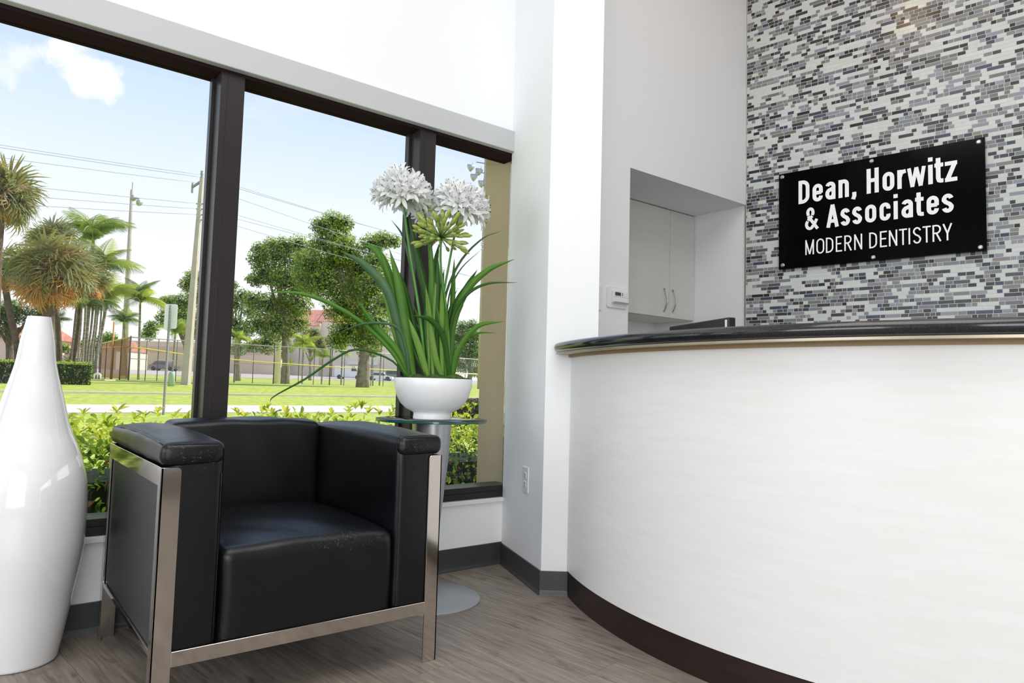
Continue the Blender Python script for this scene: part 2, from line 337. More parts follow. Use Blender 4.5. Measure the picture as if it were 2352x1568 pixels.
# baseboards: profile with coved toe
def baseboard(name, a, b, nrm, h=.10):
    a, b, nrm = Vector(a), Vector(b), Vector(nrm).normalized(); pr = [(0, 0), (.013, 0), (.012, .004), (.006, .013), (.0045, .02), (.0045, h-.002), (.003, h), (0, h)]
    v_ = [a+nrm*p[0]+upz*p[1] for p in pr]+[b+nrm*p[0]+upz*p[1] for p in pr]; n_ = len(pr)
    f_ = [(i, (i+1) % n_, (i+1) % n_+n_, i+n_) for i in range(n_)]+[tuple(range(n_))[::-1], tuple(range(n_, 2*n_))]
    return struct(name, v_, f_, M_base)
baseboard('baseboard_back', (-3.6, YW, 0), PC, (0, -1, 0), .102)
dk = (PC-PK).normalized(); baseboard('baseboard_column', PC, PK-dk*.003, (-dk.y*1, dk.x, 0), .097)
df = (PF-PK).normalized(); baseboard('baseboard_pier', PK-df*.004, PF+df*.016, (df.y, -df.x, 0), .097)
# valance / shade fascia above the glass
o = struct('trim_1', boxv((-3.4, YW-.035, 2.022), (2.10, YW, 2.125)), BF, M_header); bev(o, .003)
# sill
m = MB().box((-3.5, YW-.014, .296), (PC.x-.004, YW+.1, .316)); s = m.build('trim_2', mat('white_sill_paint', (234, 234, 233), .4)); s['kind'] = 'structure'; bev(s, .002)
# window: frame, mullions, panes
win = bpy.data.objects.new('window_1', None); COL.objects.link(win); win.location = (.5, YW+.02, .32); win['kind'] = 'structure'
YF, YG = YW+.004, 2.785
XL, XR = -3.2, 2.118
bev(MB().box((XL, YF, .316), (XR+.02, YG+.03, .345)).box((XL, YF+.004, .345), (XR+.02, YG+.03, .372)).build('bottom_rail', M_frame, win), .002)
bev(MB().box((XL, YF, 2.012), (XR+.02, YG+.03, 2.13)).build('top_rail', mat('dark_brown_aluminium', (50, 36, 38), .85, spec=.02), win), .002)
for x0, x1 in ((-1.75, -1.66), (-.56, -.475), (.687, .774), (1.556, 1.64)):
    bev(MB().box((x0, YF-.002, .372), (x1, YG+.02, 2.012)).box((x0-.012, YG-.018, .372), (x0, YG+.016, 2.012)).box((x1, YG-.018, .372), (x1+.012, YG+.016, 2.012)).box((x0+.022, YF-.004, .372), (x0+.024, YF, 2.012)).build('mullion', M_frame, win), .0015)
px = [(-1.66, -.56), (-.475, .687), (.774, 1.556), (1.64, 2.164)]
for a, b in px: MB().box((a, YG, .372), (b, YG+.006, 2.012)).build('pane', M_glass, win)

# ---------------------------------------------------------------- mosaic tiles
TC = [((206, 211, 206), .2), ((210, 213, 213), .22), ((134, 135, 137), .3), ((148, 150, 160), .3), ((128, 133, 140), .3), ((120, 120, 118), .32), ((88, 90, 100), .26), ((68, 69, 71), .24), ((52, 51, 50), .24), ((72, 76, 94), .24), ((58, 46, 36), .28), ((140, 136, 130), .3)]
M_tile = [mat('glass_tile_%s' % n_, c_, r_, spec=.28, rnd=.05) for n_, (c_, r_) in zip(('mint', 'white', 'grey', 'lilac', 'steel', 'taupe', 'slate', 'charcoal', 'black', 'navy', 'brown', 'sand'), TC)]
W_short = [.06, .03, .15, .13, .11, .09, .11, .16, .08, .06, .035, .03]
tiles = []; PITCH_T = .0201
z = .72; row = 0
while z < 3.67:
    u_ = .004; L_ = 2.6
    first = random.random()*.05; last = None
    while u_ < L_:
        kindr = random.random(); ln = .025 if kindr < .42 else (.038 if kindr < .82 else .0745)
        if first: ln = max(.006, first); first = 0
        ncl = math.sin(u_*13+z*21)+math.sin(u_*29-z*17+1.3)+math.sin(z*47+u_*7)
        if random.random() < .25+.08*ncl: c_ = random.choice((0, 0, 1))
        else: c_ = random.choices(range(12), W_short)[0]
        if c_ == 10 and ln > .03: c_ = 7
        if last == 'w' and random.random() < .22: c_ = 0
        last = 'w' if c_ in (0, 1) else 'x'
        tiles.append((u_, z, min(ln, L_-u_)-.0023, PITCH_T-.0023, c_, random.random()*.0008)); u_ += ln
    z += PITCH_T
def tile_geo(t):
    u0, z0, l_, h_, c_, p_ = t; base = TP+TU*u0-TN*.003+upz*z0; T = .0028+p_*.3; i_ = .0002
    a = [base, base+TU*l_, base+TU*l_+upz*h_, base+upz*h_]
    b = [base+TU*i_+upz*i_+TN*T, base+TU*(l_-i_)+upz*i_+TN*T, base+TU*(l_-i_)+upz*(h_-i_)+TN*T, base+TU*i_+upz*(h_-i_)+TN*T]
    return a+b, [(4, 5, 6, 7), (0, 1, 5, 4), (1, 2, 6, 5), (2, 3, 7, 6), (3, 0, 4, 7)]
# the sign hides part of the wall; parts are the tiles that show largest (long ones at the near end)
def score(t): return (t[2]*(1+t[0]*.5)) if (1.25 < t[1] < 2.9 and t[0] < 1.42 and not (.2 < t[0]+t[2]/2 < 1.27 and 1.58 < t[1] < 2.2)) else 0
order = sorted(range(len(tiles)), key=lambda i: -score(tiles[i])); top = set(order[:300])
mb = MB()
for i, t in enumerate(tiles):
    vv, ff = tile_geo(t)
    if i in top: mesh_obj('tile', vv, [tuple(f[::-1]) for f in ff], M_tile[t[4]], wt)
    else: mb.add(vv, [f[::-1] for f in ff], t[4])
o = mb.build('mosaic_tile_field', M_tile, wt); o['kind'] = 'stuff'
MB().obox(TP-TU*.006-TN*.012+upz*.0, TU*.007, TN*.0135, upz*CEIL).build('tile_edge_trim', M_steeltrim, wt)

# warm downlight in the ceiling (it mirrors in the glossy tiles)
pw = on_plane(2098, 42, TP, TN); dv = (pw-CAM).normalized(); rf_ = dv-TN*2*dv.dot(TN); lw = pw+rf_*((CEIL-.06-pw.z)/rf_.z)
lp_ = bpy.data.lights.new('warm_downlight', 'AREA'); lp_.energy = 2.6; lp_.color = (1, .62, .30); lp_.shape = 'DISK'; lp_.size = .13
lo2 = bpy.data.objects.new('warm_downlight', lp_); COL.objects.link(lo2); lo2.location = lw; lo2.rotation_euler = (pw-lw).to_track_quat('-Z', 'Y').to_euler()

# ================================================================ SIGN
SP = TP+TN*.026
sg = [on_plane(x, y, SP, TN) for x, y in ((1789, 401), (1790, 617), (2262, 314), (2264, 577))]
su0 = (sg[0]-TP).dot(TU); su1 = (sg[2]-TP).dot(TU); sz1 = (sg[0].z+sg[2].z)/2; sz0 = (sg[1].z+sg[3].z)/2
def spt(u_, z_, n_=0): return TP+TU*u_+TN*(.026+n_)+upz*(z_)
sign = thing('wall_sign', spt((su0+su1)/2, sz0), 'black glossy acrylic practice sign with white lettering, mounted on the mosaic tiled wall', 'sign')
bev(MB().obox(spt(su0, sz0, -.012), TU*(su1-su0), TN*.012, upz*(sz1-sz0)).build('panel', M_sign, sign), .001)
for (x, y) in ((1797, 407), (2002, 370), (2248, 326), (1798, 609), (2006, 591), (2252, 568)):
    p = on_plane(x, y, SP, TN); mm_ = MB()
    mm_.tube([p-TN*.034, p+TN*.001], .006, 12); mm_.tube([p, p+TN*.004, p+TN*.007], [.0115, .0115, .007], 20); so = mm_.build('standoff_cap', M_brushed, sign)

# hand-set condensed sans lettering: every glyph is stroked between its measured left and right edge
def arc(cx, cy, rx, ry, a0, a1, n=12): return [(cx+rx*math.cos(R(a0+(a1-a0)*i/n)), cy+ry*math.sin(R(a0+(a1-a0)*i/n))) for i in range(n+1)]
def glyph(ch, w, h, t):
    k = t/2; x = .745*h; l_, r_ = k, w-k; m = w/2; q = .78; rx = (w-t)/2
    if ch == 'D': c = min(rx*1.5, h*.36); return [[(l_, 0), (l_, h)], [(l_, h-k)]+arc(r_-c, h-k-c, c, c, 90, 0)+arc(r_-c, k+c, c, c, 0, -90)+[(l_, k)]]
    if ch in 'O': ry = min(rx*1.25, h*.35); return [arc(m, h-k-ry, rx, ry, 0, 180)+arc(m, k+ry, rx, ry, 180, 360)+[(r_, h-k-ry)]]
    if ch == 'o': ry = rx*1.15; return [arc(m, x-k-ry, rx, ry, 0, 180)+arc(m, k+ry, rx, ry, 180, 360)+[(r_, x-k-ry)]]
    if ch == 'c': ry = rx*1.15; return [arc(m, x-k-ry, rx, ry, -18, 180)+arc(m, k+ry, rx, ry, 180, 378)]
    if ch == 'e': ry = rx*1.15; return [[(l_, x*.50), (r_+k*.2, x*.50)], [(r_, x*.46), (r_, x*.52)]+arc(m, x-k-ry, rx, ry, 0, 180)+arc(m, k+ry, rx, ry, 180, 360)]
    if ch == 'a': ry = rx*1.05; return [arc(m, x-k-ry, rx, ry, 165, 0)+[(r_, 0)], [(r_, x*.60), (m+rx*.3, x*.58)]+arc(m, x*.29+k*.35, rx, x*.29-k*.65, 90, 270)+[(m+rx*.35, k), (r_, x*.24)]]
    if ch == 'n': ry = rx*1.1; return [[(l_, 0), (l_, x)], [(l_, x*.66)]+arc(m, x-k-ry, rx, ry, 170, 0)+[(r_, 0)]]
    if ch == 'r': return [[(l_, 0), (l_, x)], [(l_, x*.58), (l_+(w-l_)*.22, x*.80), (l_+(w-l_)*.55, x-k*1.15), (w, x-k*.95)]]
    if ch == ',': return [[(m, h*.16), (m, 0), (m-w*.32, -h*.13)]]
    if ch == 'H': return [[(l_, 0), (l_, h)], [(r_, 0), (r_, h)], [(l_, h*.52), (r_, h*.52)]]
    if ch == 'w': return [[(l_*.8, x), (w*.27, 0)], [(w*.27, 0), (m, x)], [(m, x), (w*.73, 0)], [(w*.73, 0), (w-l_*.8, x)]]
    if ch == 'i': return [[(m, 0), (m, x)], [(m, h*.87), (m, h*1.03)]]
    if ch == 't': return [[(w*.42, h*.96), (w*.42, h*.20), (w*.52, h*.10), (w*.72, k*1.02), (w, k*1.05)], [(0, x-k*.8), (w, x-k*.8)]]
    if ch == 'z': return [[(0, x-k*.85), (w, x-k*.85)], [(w-k*1.1, x-k*1.2), (k*1.1, k*1.2)], [(0, k*.85), (w, k*.85)]]
    if ch == '&': return [[(w-k*.4, k*.4), (w*.24, h*.62)], arc(w*.41, h*.77, w*.20, h*.23-k, 225, -45), [(w*.56, h*.61), (w*.22, h*.43)], arc(w*.37, h*.25, w*.37-k, h*.25-k, 130, 345), [(w*.66, h*.17), (w-k*.9, h*.46)]]
    if ch == 'A': return [[(k*.9, 0), (m, h-k*.2)], [(m, h-k*.2), (w-k*.9, 0)], [(w*.22, h*.27), (w*.78, h*.27)]]
    if ch in 'sS': H = h if ch == 'S' else x; ry = (H-t)/4; return [arc(m, H-k-ry, rx, ry, 15, 190)+[(m-rx*.5, H*.56), (m+rx*.5, H*.45)]+arc(m, k+ry, rx, ry, 10, -165)]
    if ch == 'M': return [[(l_, 0), (l_, h)], [(l_, h-k), (m, h*.04)], [(m, h*.04), (r_, h-k)], [(r_, h), (r_, 0)]]
    if ch == 'E': return [[(l_, 0), (l_, h)], [(l_, k), (w, k)], [(l_, h-k), (w, h-k)], [(l_, h*.52), (w*.88, h*.52)]]
    if ch == 'R': c = h*.25; return [[(l_, 0), (l_, h)], [(l_, h-k)]+arc(r_-c*.8, h-k-c+k*.5, c*.8, c-k*.5, 90, -90)+[(l_, h-2*c+k*0)], [(w*.45, h-2*c), (r_+k*.4, 0)]]
    if ch == 'N': return [[(l_, 0), (l_, h)], [(l_, h-k*.5), (r_, k*.5)], [(r_, h), (r_, 0)]]
    if ch == 'T': return [[(0, h-k), (w, h-k)], [(m, 0), (m, h)]]
    if ch == 'I': return [[(m, 0), (m, h)]]
    if ch == 'Y': return [[(k*.6, h), (m, h*.42)], [(w-k*.6, h), (m, h*.42)], [(m, h*.44), (m, 0)]]
CRP = lambda x, y: (1760+x/3.973, 300+y/3.973)
def sign_line(items, base0, base1, cap0, cap1, tr, fixed=()):
    """base/cap: (x,y) ends of the baseline and of the cap line"""
    U_ = lambda x, y: on_plane(*CRP(x, y), SP, TN)
    zb = (U_(*base0).z+U_(*base1).z)/2; cap = (U_(*cap0).z+U_(*cap1).z)/2-zb; t = cap*tr; off = wloc(sign)
    by = lambda x: base0[1]+(base1[1]-base0[1])*(x-base0[0])/(base1[0]-base0[0])
    for ch_, xa, xb in items:
        ua = (U_(xa, by(xa))-TP).dot(TU); ub = (U_(xb, by(xb))-TP).dot(TU); w_ = ub-ua; m_ = MB(); e_ = .0012; t = cap*tr*(.84 if ch_ in 'w&' else 1)
        for si, st in enumerate(glyph(ch_, w_, cap, t)):
            P_ = [Vector(p) for p in st]; P_ = [p for i, p in enumerate(P_) if i == 0 or (p-P_[i-1]).length > 1e-6]; vv = []; el = e_+.0004*si
            for i, p in enumerate(P_):
                d0 = (P_[i]-P_[i-1]).normalized() if i else (P_[1]-P_[0]).normalized(); d1 = (P_[i+1]-P_[i]).normalized() if i < len(P_)-1 else d0
                n0 = Vector((-d0.y, d0.x)); n1 = Vector((-d1.y, d1.x)); q = (n0+n1); q = q.normalized() if q.length > .05 else n0; q = q*(t/2)/max(.42, q.dot(n0))
                vv += [spt(ua+(p-q).x, zb+(p-q).y, el), spt(ua+(p+q).x, zb+(p+q).y, el)]
            m_.add(vv, [(2*i, 2*i+2, 2*i+3, 2*i+1) for i in range(len(P_)-1)])
        mesh_obj('letter', m_.v, m_.f, M_white, sign)
sign_line([('D', 295, 395), ('e', 423, 517), ('a', 540, 632), ('n', 660, 755), (',', 786, 822), ('H', 917, 1028), ('o', 1062, 1170), ('r', 1197, 1275), ('w', 1290, 1455), ('i', 1480, 1520), ('t', 1537, 1618), ('z', 1632, 1745)], (340, 660), (1690, 466), (340, 451), (970, 346), .152)
sign_line([('&', 355, 475), ('A', 550, 662), ('s', 678, 765), ('s', 785, 875), ('o', 903, 1005), ('c', 1035, 1135), ('i', 1165, 1200), ('a', 1235, 1340), ('t', 1360, 1438), ('e', 1465, 1577), ('s', 1603, 1712)], (415, 903), (1657, 750), (600, 668), (1182, 590), .152)
sign_line([('M', 357, 437), ('O', 458, 530), ('D', 545, 613), ('E', 635, 693), ('R', 713, 780), ('N', 803, 877), ('D', 940, 1012), ('E', 1038, 1103), ('N', 1120, 1197), ('T', 1213, 1286), ('I', 1302, 1312), ('S', 1340, 1415), ('T', 1428, 1503), ('R', 1518, 1597), ('Y', 1613, 1697)], (395, 1130), (1655, 1003), (395, 995), (1655, 848), .09)

# ================================================================ RECEPTION DESK
CC = Vector((3.572, 1.234, 0)); CR = 1.809
desk = thing('reception_desk', (1.80, 1.4, 0), 'large curved white laminate reception desk with black granite top and dark toe kick', 'reception desk')
def ring(name, prof, a0, a1, m, parent, n=96, smooth=True, closed=True):
    """prof: (radius, z) closed loop swept from a0 to a1 degrees"""
    k = len(prof); v_ = []; f_ = []
    for i in range(n+1):
        a = R(a0+(a1-a0)*i/n)
        for (r_, z_) in prof: v_.append((CC.x+r_*math.cos(a), CC.y+r_*math.sin(a), z_))
    for i in range(n):
        for j in range(k): f_.append((i*k+j, (i+1)*k+j, (i+1)*k+(j+1) % k, i*k+(j+1) % k))
    f_.append(tuple(range(k))); f_.append(tuple(n*k+j for j in range(k))[::-1])
    o = mesh_obj(name, v_, f_, m, parent, smooth); o.modifiers.new('es', 'EDGE_SPLIT').split_angle = R(40); return o
A0, A1 = 150.75, 236
ring('toe_kick', [(CR-.02, 0), (CR-.002, 0), (CR-.002, .100), (CR-.02, .100)], A0, A1, M_kick, desk)
ring('front_panel', [(CR-.03, .102), (CR, .102), (CR, .981), (CR-.03, .981)], A0, A1, M_lam, desk)
ring('under_trim', [(CR-.03, .981), (CR+.012, .981), (CR+.012, .992), (CR-.03, .992)], A0, A1, M_tan, desk)
ring('metal_bead', [(CR-.03, .992), (CR+.066, .992), (CR+.066, .999), (CR-.03, .999)], A0+.2, A1, M_steeltrim, desk)
OV = .084; zb, zt_ = .999, 1.039; hh = (zt_-zb)/2
nose = [(CR+OV-hh+hh*math.cos(t), zb+hh+hh*math.sin(t)) for t in np.linspace(-PI/2, PI/2, 11)]
# countertop with rounded free end
n_ = 110; prof = [(CR-.26, zb)]+nose+[(CR-.26, zt_)]; k = len(prof); v_ = []; f_ = []
a_start = 150.05; 
for i in range(n_+1):
    a = R(a_start+(A1-a_start)*(i/n_)**1.3)
    s_ = (math.degrees(a)-a_start)/2.0; tap = 0 if s_ >= 1 else OV*.9*(1-math.sqrt(max(0, 1-(1-s_)**2)))
    for j, (r_, z_) in enumerate(prof):
        rr = r_-tap if 0 < j < k-1 else (r_ if math.degrees(a) > 151.7 else CR+.014)
        v_.append((CC.x+rr*math.cos(a), CC.y+rr*math.sin(a), z_))
for i in range(n_):
    for j in range(k): f_.append((i*k+j, (i+1)*k+j, (i+1)*k+(j+1) % k, i*k+(j+1) % k))
f_.append(tuple(range(k))); f_.append(tuple(n_*k+j for j in range(k))[::-1])
o = mesh_obj('countertop', v_, f_, M_granite, desk, True); o.modifiers.new('es', 'EDGE_SPLIT').split_angle = R(40)
ring('work_surface', [(CR-.75, .72), (CR-.03, .72), (CR-.03, .75), (CR-.75, .75)], 158, A1, M_cab, desk)
ring('inner_panel', [(CR-.75, 0), (CR-.73, 0), (CR-.73, .72), (CR-.75, .72)], 180, A1, M_cab, desk)

# monitor behind the counter
ma, mb2 = on_z(1537, 750, 1.12), on_z(1673, 728, 1.12)
md = (mb2-ma).normalized(); mn = Vector((md.y, -md.x, 0)); mn = mn if mn.dot(fw0) < 0 else -mn; mw = (mb2-ma).length
cmid = (ma+mb2)/2
mon = thing('computer_monitor', (cmid.x, cmid.y, .75), 'black computer monitor seen from behind, just showing above the reception countertop', 'monitor')
bev(MB().obox(ma-upz*.33-mn*.03, md*mw, mn*.03, upz*.33).build('housing', M_blackplastic, mon), .004)
MB().obox(ma-upz*.325-mn*.032+md*.008, md*(mw-.016), mn*.003, upz*.315).build('screen', M_dark, mon)
MB().obox(mb2-upz*.33-mn*.028+md*(-.02), md*.012, mn*.0295, upz*.322).build('lit_rim', M_plate, mon)  # lit edge of the housing painted as a white strip
MB().obox(cmid-upz*.37+md*(-.03)-mn*.02, md*.06, mn*.03, upz*.30).build('stand', M_blackplastic, mon)
MB().obox(Vector((cmid.x, cmid.y, .75))-md*.12-mn*.10, md*.24, mn*.18, upz*.012).build('base', M_blackplastic, mon)

# cabinet in the niche
YC, ZC0, ZC1 = 2.845, 1.323, 2.030
xg = on_y(1537.5, 700, YC).x; xr = 3.792; dw = xr-xg
cab = thing('wall_cabinet', ((xg), YC+.16, ZC0), 'cream two-door wall cabinet with bowed handles hung inside the white niche', 'cabinet')
LW_ = .5; MB().box((xg-LW_, YC+.019, ZC0), (xr, 3.174, ZC1)).build('body', M_cab, cab)
for s_, (a, b) in enumerate(((xg-LW_+.001, xg-.0015), (xg+.0015, xr-.002))):
    d_ = bev(MB().box((a, YC, ZC0+.002), (b, YC+.018, ZC1-.002)).build('door', M_cab, cab), .0015)
    hx = on_y((1524, 1544)[s_], 690, YC).x; z1_ = on_y((1524, 1544)[s_], (662, 666)[s_], YC).z; z0_ = on_y((1524, 1544)[s_], (715, 717)[s_], YC).z
    pts = [(hx+.0*t, YC-.004-.028*math.sin(PI*t), z0_+(z1_-z0_)*t) for t in np.linspace(0, 1, 13)]
    h_ = MB().tube(pts, .0045, 10).build('handle', M_brushed, d_, True)

# thermostat and switch on the thermostat wall
tcx = on_y(1417, 682, YT); tt = thing('thermostat', tcx, 'white digital thermostat with grey screen on the wall left of the niche', 'thermostat')
tl, tr_, tz1, tz0 = on_y(1391, 680, YT).x, on_y(1440, 680, YT).x, on_y(1417, 658, YT).z, on_y(1417, 710, YT).z
def rrect(cx, cz, w_, h_, r_, bulge=0, n=6):
    p = []
    for (sx, sz, a0) in ((1, 1, 0), (-1, 1, 90), (-1, -1, 180), (1, -1, 270)):
        for k_ in range(n+1):
            a = R(a0+90*k_/n); p.append((cx+sx*(w_/2-r_)+r_*math.cos(a), cz+sz*(h_/2-r_)+r_*math.sin(a)))
    return [(cx+(x-cx)*(1+bulge*(1-((z_-cz)/(h_/2))**2)), cz+(z_-cz)*(1+bulge*(1-((x-cx)/(w_/2))**2))) for x, z_ in p]
def plate_y(name, poly, y0, y1, m, parent, bw=.001):
    n = len(poly); v_ = [(p[0], y0, p[1]) for p in poly]+[(p[0], y1, p[1]) for p in poly]
    f_ = [tuple(range(n))[::-1], tuple(range(n, 2*n))]+[(i, (i+1) % n, (i+1) % n+n, i+n) for i in range(n)]
    o = mesh_obj(name, v_, f_, m, parent); 
    return bev(o, bw) if bw else o
tw_, th_ = tr_-tl, tz1-tz0; tx0, tz_ = (tl+tr_)/2, (tz0+tz1)/2
plate_y('wall_plate', rrect(tx0, tz_, tw_*.95, th_*.9, .012, .05), YT-.008, YT, M_plate, tt)
plate_y('body', rrect(tx0+.012, tz_+.002, tw_*.72, th_*.56, .006, .0), YT-.022, YT-.008, M_plate, tt, .002)
plate_y('screen', rrect(tx0-.012, tz_+.017, .042, .017, .001), YT-.0232, YT-.0215, mat('lcd_grey', (62, 70, 70), .3), tt, 0)
for dz in (.021, .013): plate_y('button', rrect(tx0+.021, tz_+dz, .006, .004, .0015), YT-.024, YT-.0215, M_dark, tt, 0)
plate_y('cover_seam', rrect(tx0+.012, tz_+.003, tw_*.70, .0012, .0005), YT-.0226, YT-.0218, mat('seam_grey', (170, 172, 172), .6), tt, 0)
plate_y('lower_lip', rrect(tx0+.012, tz_-.026, tw_*.70, .005, .002), YT-.026, YT-.012, mat('grey_plastic', (150, 150, 152), .5), tt, 0)
swp = on_y(1377, 685, YT); sw = thing('light_switch', (swp.x, YT, swp.z-.05), 'white light switch plate half hidden behind the white column edge', 'switch')
plate_y('cover_plate', rrect(swp.x-.03, swp.z, .085, .12, .004), YT-.006, YT, M_plate, sw)
plate_y('rocker', rrect(swp.x-.03, swp.z+.0, .034, .067, .002), YT-.011, YT-.006, M_plate, sw)
# duplex outlet on the side of the column
sn = Vector((-dk.y, dk.x, 0)); oc = on_plane(1208.5, 1101, PC, sn)
ol = thing('power_outlet', oc, 'white duplex power outlet low on the shaded side of the column beside the window', 'outlet')
oh = on_plane(1208, 1072, PC, sn).z-on_plane(1208, 1131, PC, sn).z; ow = .072
def oplate(name, du, dz, w_, h_, n0, n1, m, par, bw=.0015):
    o = MB().obox(oc+dk*(du-w_/2)+upz*(dz-h_/2)+sn*n0, dk*w_, sn*(n1-n0), upz*h_).build(name, m, par); return bev(o, bw) if bw else o
oplate('cover_plate', 0, 0, ow, oh, 0, .0055, M_plate, ol, .002)
for dz in (oh*.17, -oh*.17):
    so_ = oplate('socket', 0, dz, .034, .028, .0055, .0075, M_plate, ol, .001)
    for du in (-.007, .007): oplate('slot', du, dz+.003, .0025, .009, .0074, .0078, M_dark, so_, 0)
    oplate('slot', 0, dz-.008, .005, .004, .0074, .0078, M_dark, so_, 0)

# ================================================================ ARMCHAIR
ch = thing('armchair', (.79, 2.24, 0), 'black leather cube armchair with polished steel legs and rails, under the window', 'armchair')
X0, X1, Y0, Y1 = .388, 1.196, 1.860, 2.618; ZL = .630; LW = .046; T = .005
def lplate(x0, x1, y, flip, z1, name='leg', side=None, fl=.034):
    # front plate with one rounded top corner, plus the folded side flange
    pts = [(x0, 0), (x1, 0)]
    rr = .011
    if side == 'L': pts += [(x1, z1-rr)]+[(x1-rr+rr*math.cos(a), z1-rr+rr*math.sin(a)) for a in np.linspace(0, PI/2, 6)][1:]+[(x0, z1)]
    else: pts += [(x1, z1)]+[(x0+rr-rr*math.sin(a), z1-rr+rr*math.cos(a)) for a in np.linspace(0, PI/2, 6)]
    n = len(pts); m_ = MB(); m_.add([(p[0], y, p[1]) for p in pts]+[(p[0], y+T, p[1]) for p in pts], [tuple(range(n)), tuple(range(n, 2*n))[::-1]]+[(i, i+n, (i+1) % n+n, (i+1) % n) for i in range(n)])
    xa = x0 if side == 'L' else x1-T
    ya, yb = (y, y+fl) if flip > 0 else (y-fl+T, y+T)
    m_.box((xa, ya, 0), (xa+T, yb, z1)); return bev(m_.build(name, M_chrome, ch), .0008, 1)
lplate(X0, X0+LW, Y0-T, 1, ZL, side='L'); lplate(X1-LW, X1, Y0-T, 1, ZL, side='R')
lplate(X0, X0+LW, Y1, -1, ZL, side='L'); lplate(X1-LW, X1, Y1, -1, ZL, side='R')
bev(MB().box((X0+LW, Y0-T, .146), (X1-LW, Y0, .183)).build('front_rail', M_chrome, ch), .0008, 1)
bev(MB().box((X0+LW, Y1, .146), (X1-LW, Y1+T, .183)).build('back_rail', M_chrome, ch), .0008, 1)
for xx in (X0+.001, X1-.006):
    bev(MB().box((xx, Y0+.03, .172), (xx+T, Y1-.02, .186)).build('side_rail', M_chrome, ch), .0006, 1)
    bev(MB().box((xx, Y0+.03, .583), (xx+T, Y1-.02, ZL)).build('top_side_rail', M_chrome, ch), .0006, 1)
for xx in (X0+.007, X1-.020): bev(MB().box((xx, Y0+.012, .180), (xx+.013, Y1-.01, .600)).build('side_panel', M_leatherpanel, ch), .001, 1)
AW = .150
for k_, xa in enumerate((X0, X1-AW)):
    lo = X0+.020 if k_ == 0 else X1-AW+.0; hi = X0+AW if k_ == 0 else X1-.020
    softbox('arm', (lo-(.003 if k_ else 0), Y0+.003, .160), (hi+(0 if k_ else .003), Y1-.012, .690), M_leather, ch, .024, 5, (.001, .003, .0215), 12)
    pad = softbox('arm_pad', (xa-(.003 if k_ == 0 else .0), Y0-.005, .632), (xa+AW+(.003 if k_ else .0), Y1-.004, .690), M_leather, ch, .022, 5, (.0, .006, .023), 16, .001)
    # piping seams
    px0, px1 = xa-.002, xa+AW-.002
    pw_ = AW+.003; xl_ = xa-(.003 if k_ == 0 else 0)
    for xx in (xl_+.0058, xl_+pw_-.0058):
        MB().tube([(xx, Y0+.016+(Y1-Y0-.036)*t, .6838+.0117*(1-((2*t-1)*.94)**2)) for t in np.linspace(0, 1, 20)], .0014, 6).build('seam', M_leather, pad, True)
    MB().tube([(xl_+.020+(pw_-.040)*t, Y0+.0010-.0056*(1-((2*t-1)*.7)**2), .6838+.0026*(1-((2*t-1)*.7)**2)) for t in np.linspace(0, 1, 12)], .0016, 6).build('seam', M_leather, pad, True)
    for xx in (lo+.006, hi-.006): MB().tube([(xx, Y0+.0045, .19+.42*t) for t in np.linspace(0, 1, 12)], .0014, 6).build('seam', M_leather, ch, True)
softbox('seat', (X0+AW+.001, Y0+.003, .150), (X1-AW-.001, Y1-.14, .414), M_leather, ch, .034, 6, (0, .002, .030), 16, .0016)
softbox('backrest', (X0+AW-.004, Y1-.165, .20), (X1-AW+.004, Y1-.008, .706), M_leather, ch, .03, 6, (0, .018, .013), 16, .0018)
MB().box((X0+.03, Y0+.03, .150), (X1-.03, Y1-.02, .178)).build('base_panel', M_blackplastic, ch)

# ================================================================ SIDE TABLE + PLANT
tb = on_z(978, 1375, 0); tab = thing('side_table', tb, 'round glass-topped side table on a tapered silver pedestal with disc base', 'side table')
MB().lathe(tb, [(.2, 0), (.215, .0), (.216, .006), (.212, .0085), (.12, .0095), (.05, .011), (.034, .017), (.030, .022), (.0, .022)][:-1], 96).build('base', M_disc, tab, True).modifiers.new('es', 'EDGE_SPLIT').split_angle = R(50)
MB().lathe(tb, [(.026, .012), (.031, .03), (.042, .24), (.053, .37), (.071, .545), (.0795, .700), (.0795, .703)], 64).build('pedestal', M_brushed, tab, True).modifiers.new('es', 'EDGE_SPLIT').split_angle = R(50)
M_tglass = glass_mat('green_table_glass', (.90, .97, .94), 1.0, 1.5)
gl = MB().lathe(tb, [(.2215, .703), (.224, .7045), (.224, .7125), (.2225, .714)], 96).build('glass_top', M_tglass, tab, True); gl.modifiers.new('es', 'EDGE_SPLIT').split_angle = R(50)
M_gedge = mat('green_glass_edge', (24, 82, 70), .08, spec=.8)
v_ = []; n_ = 96
MB().lathe(tb, [(.2242, .7045), (.2242, .7125)], n_, cap=False).build('glass_edge', M_gedge, gl, True)
TZ = .7142
pot = thing('potted_agapanthus', (tb.x, tb.y, TZ), 'white agapanthus with long strap leaves in a white ceramic bowl on the glass table', 'potted plant')
bc = (tb.x, tb.y, TZ); ZR = .876-TZ
prof = [(.060, 0), (.0765, 0), (.0775, .004), (.0755, .016), (.076, .024), (.082, .028), (.108, .041), (.130, .062), (.146, .092), (.155, .124), (.1585, ZR-.002), (.1575, ZR), (.1545, ZR-.002), (.150, .122), (.138, .09), (.10, .07)]
MB().lathe(bc, prof, 96).build('bowl', M_pot, pot, True).modifiers.new('es', 'EDGE_SPLIT').split_angle = R(70)
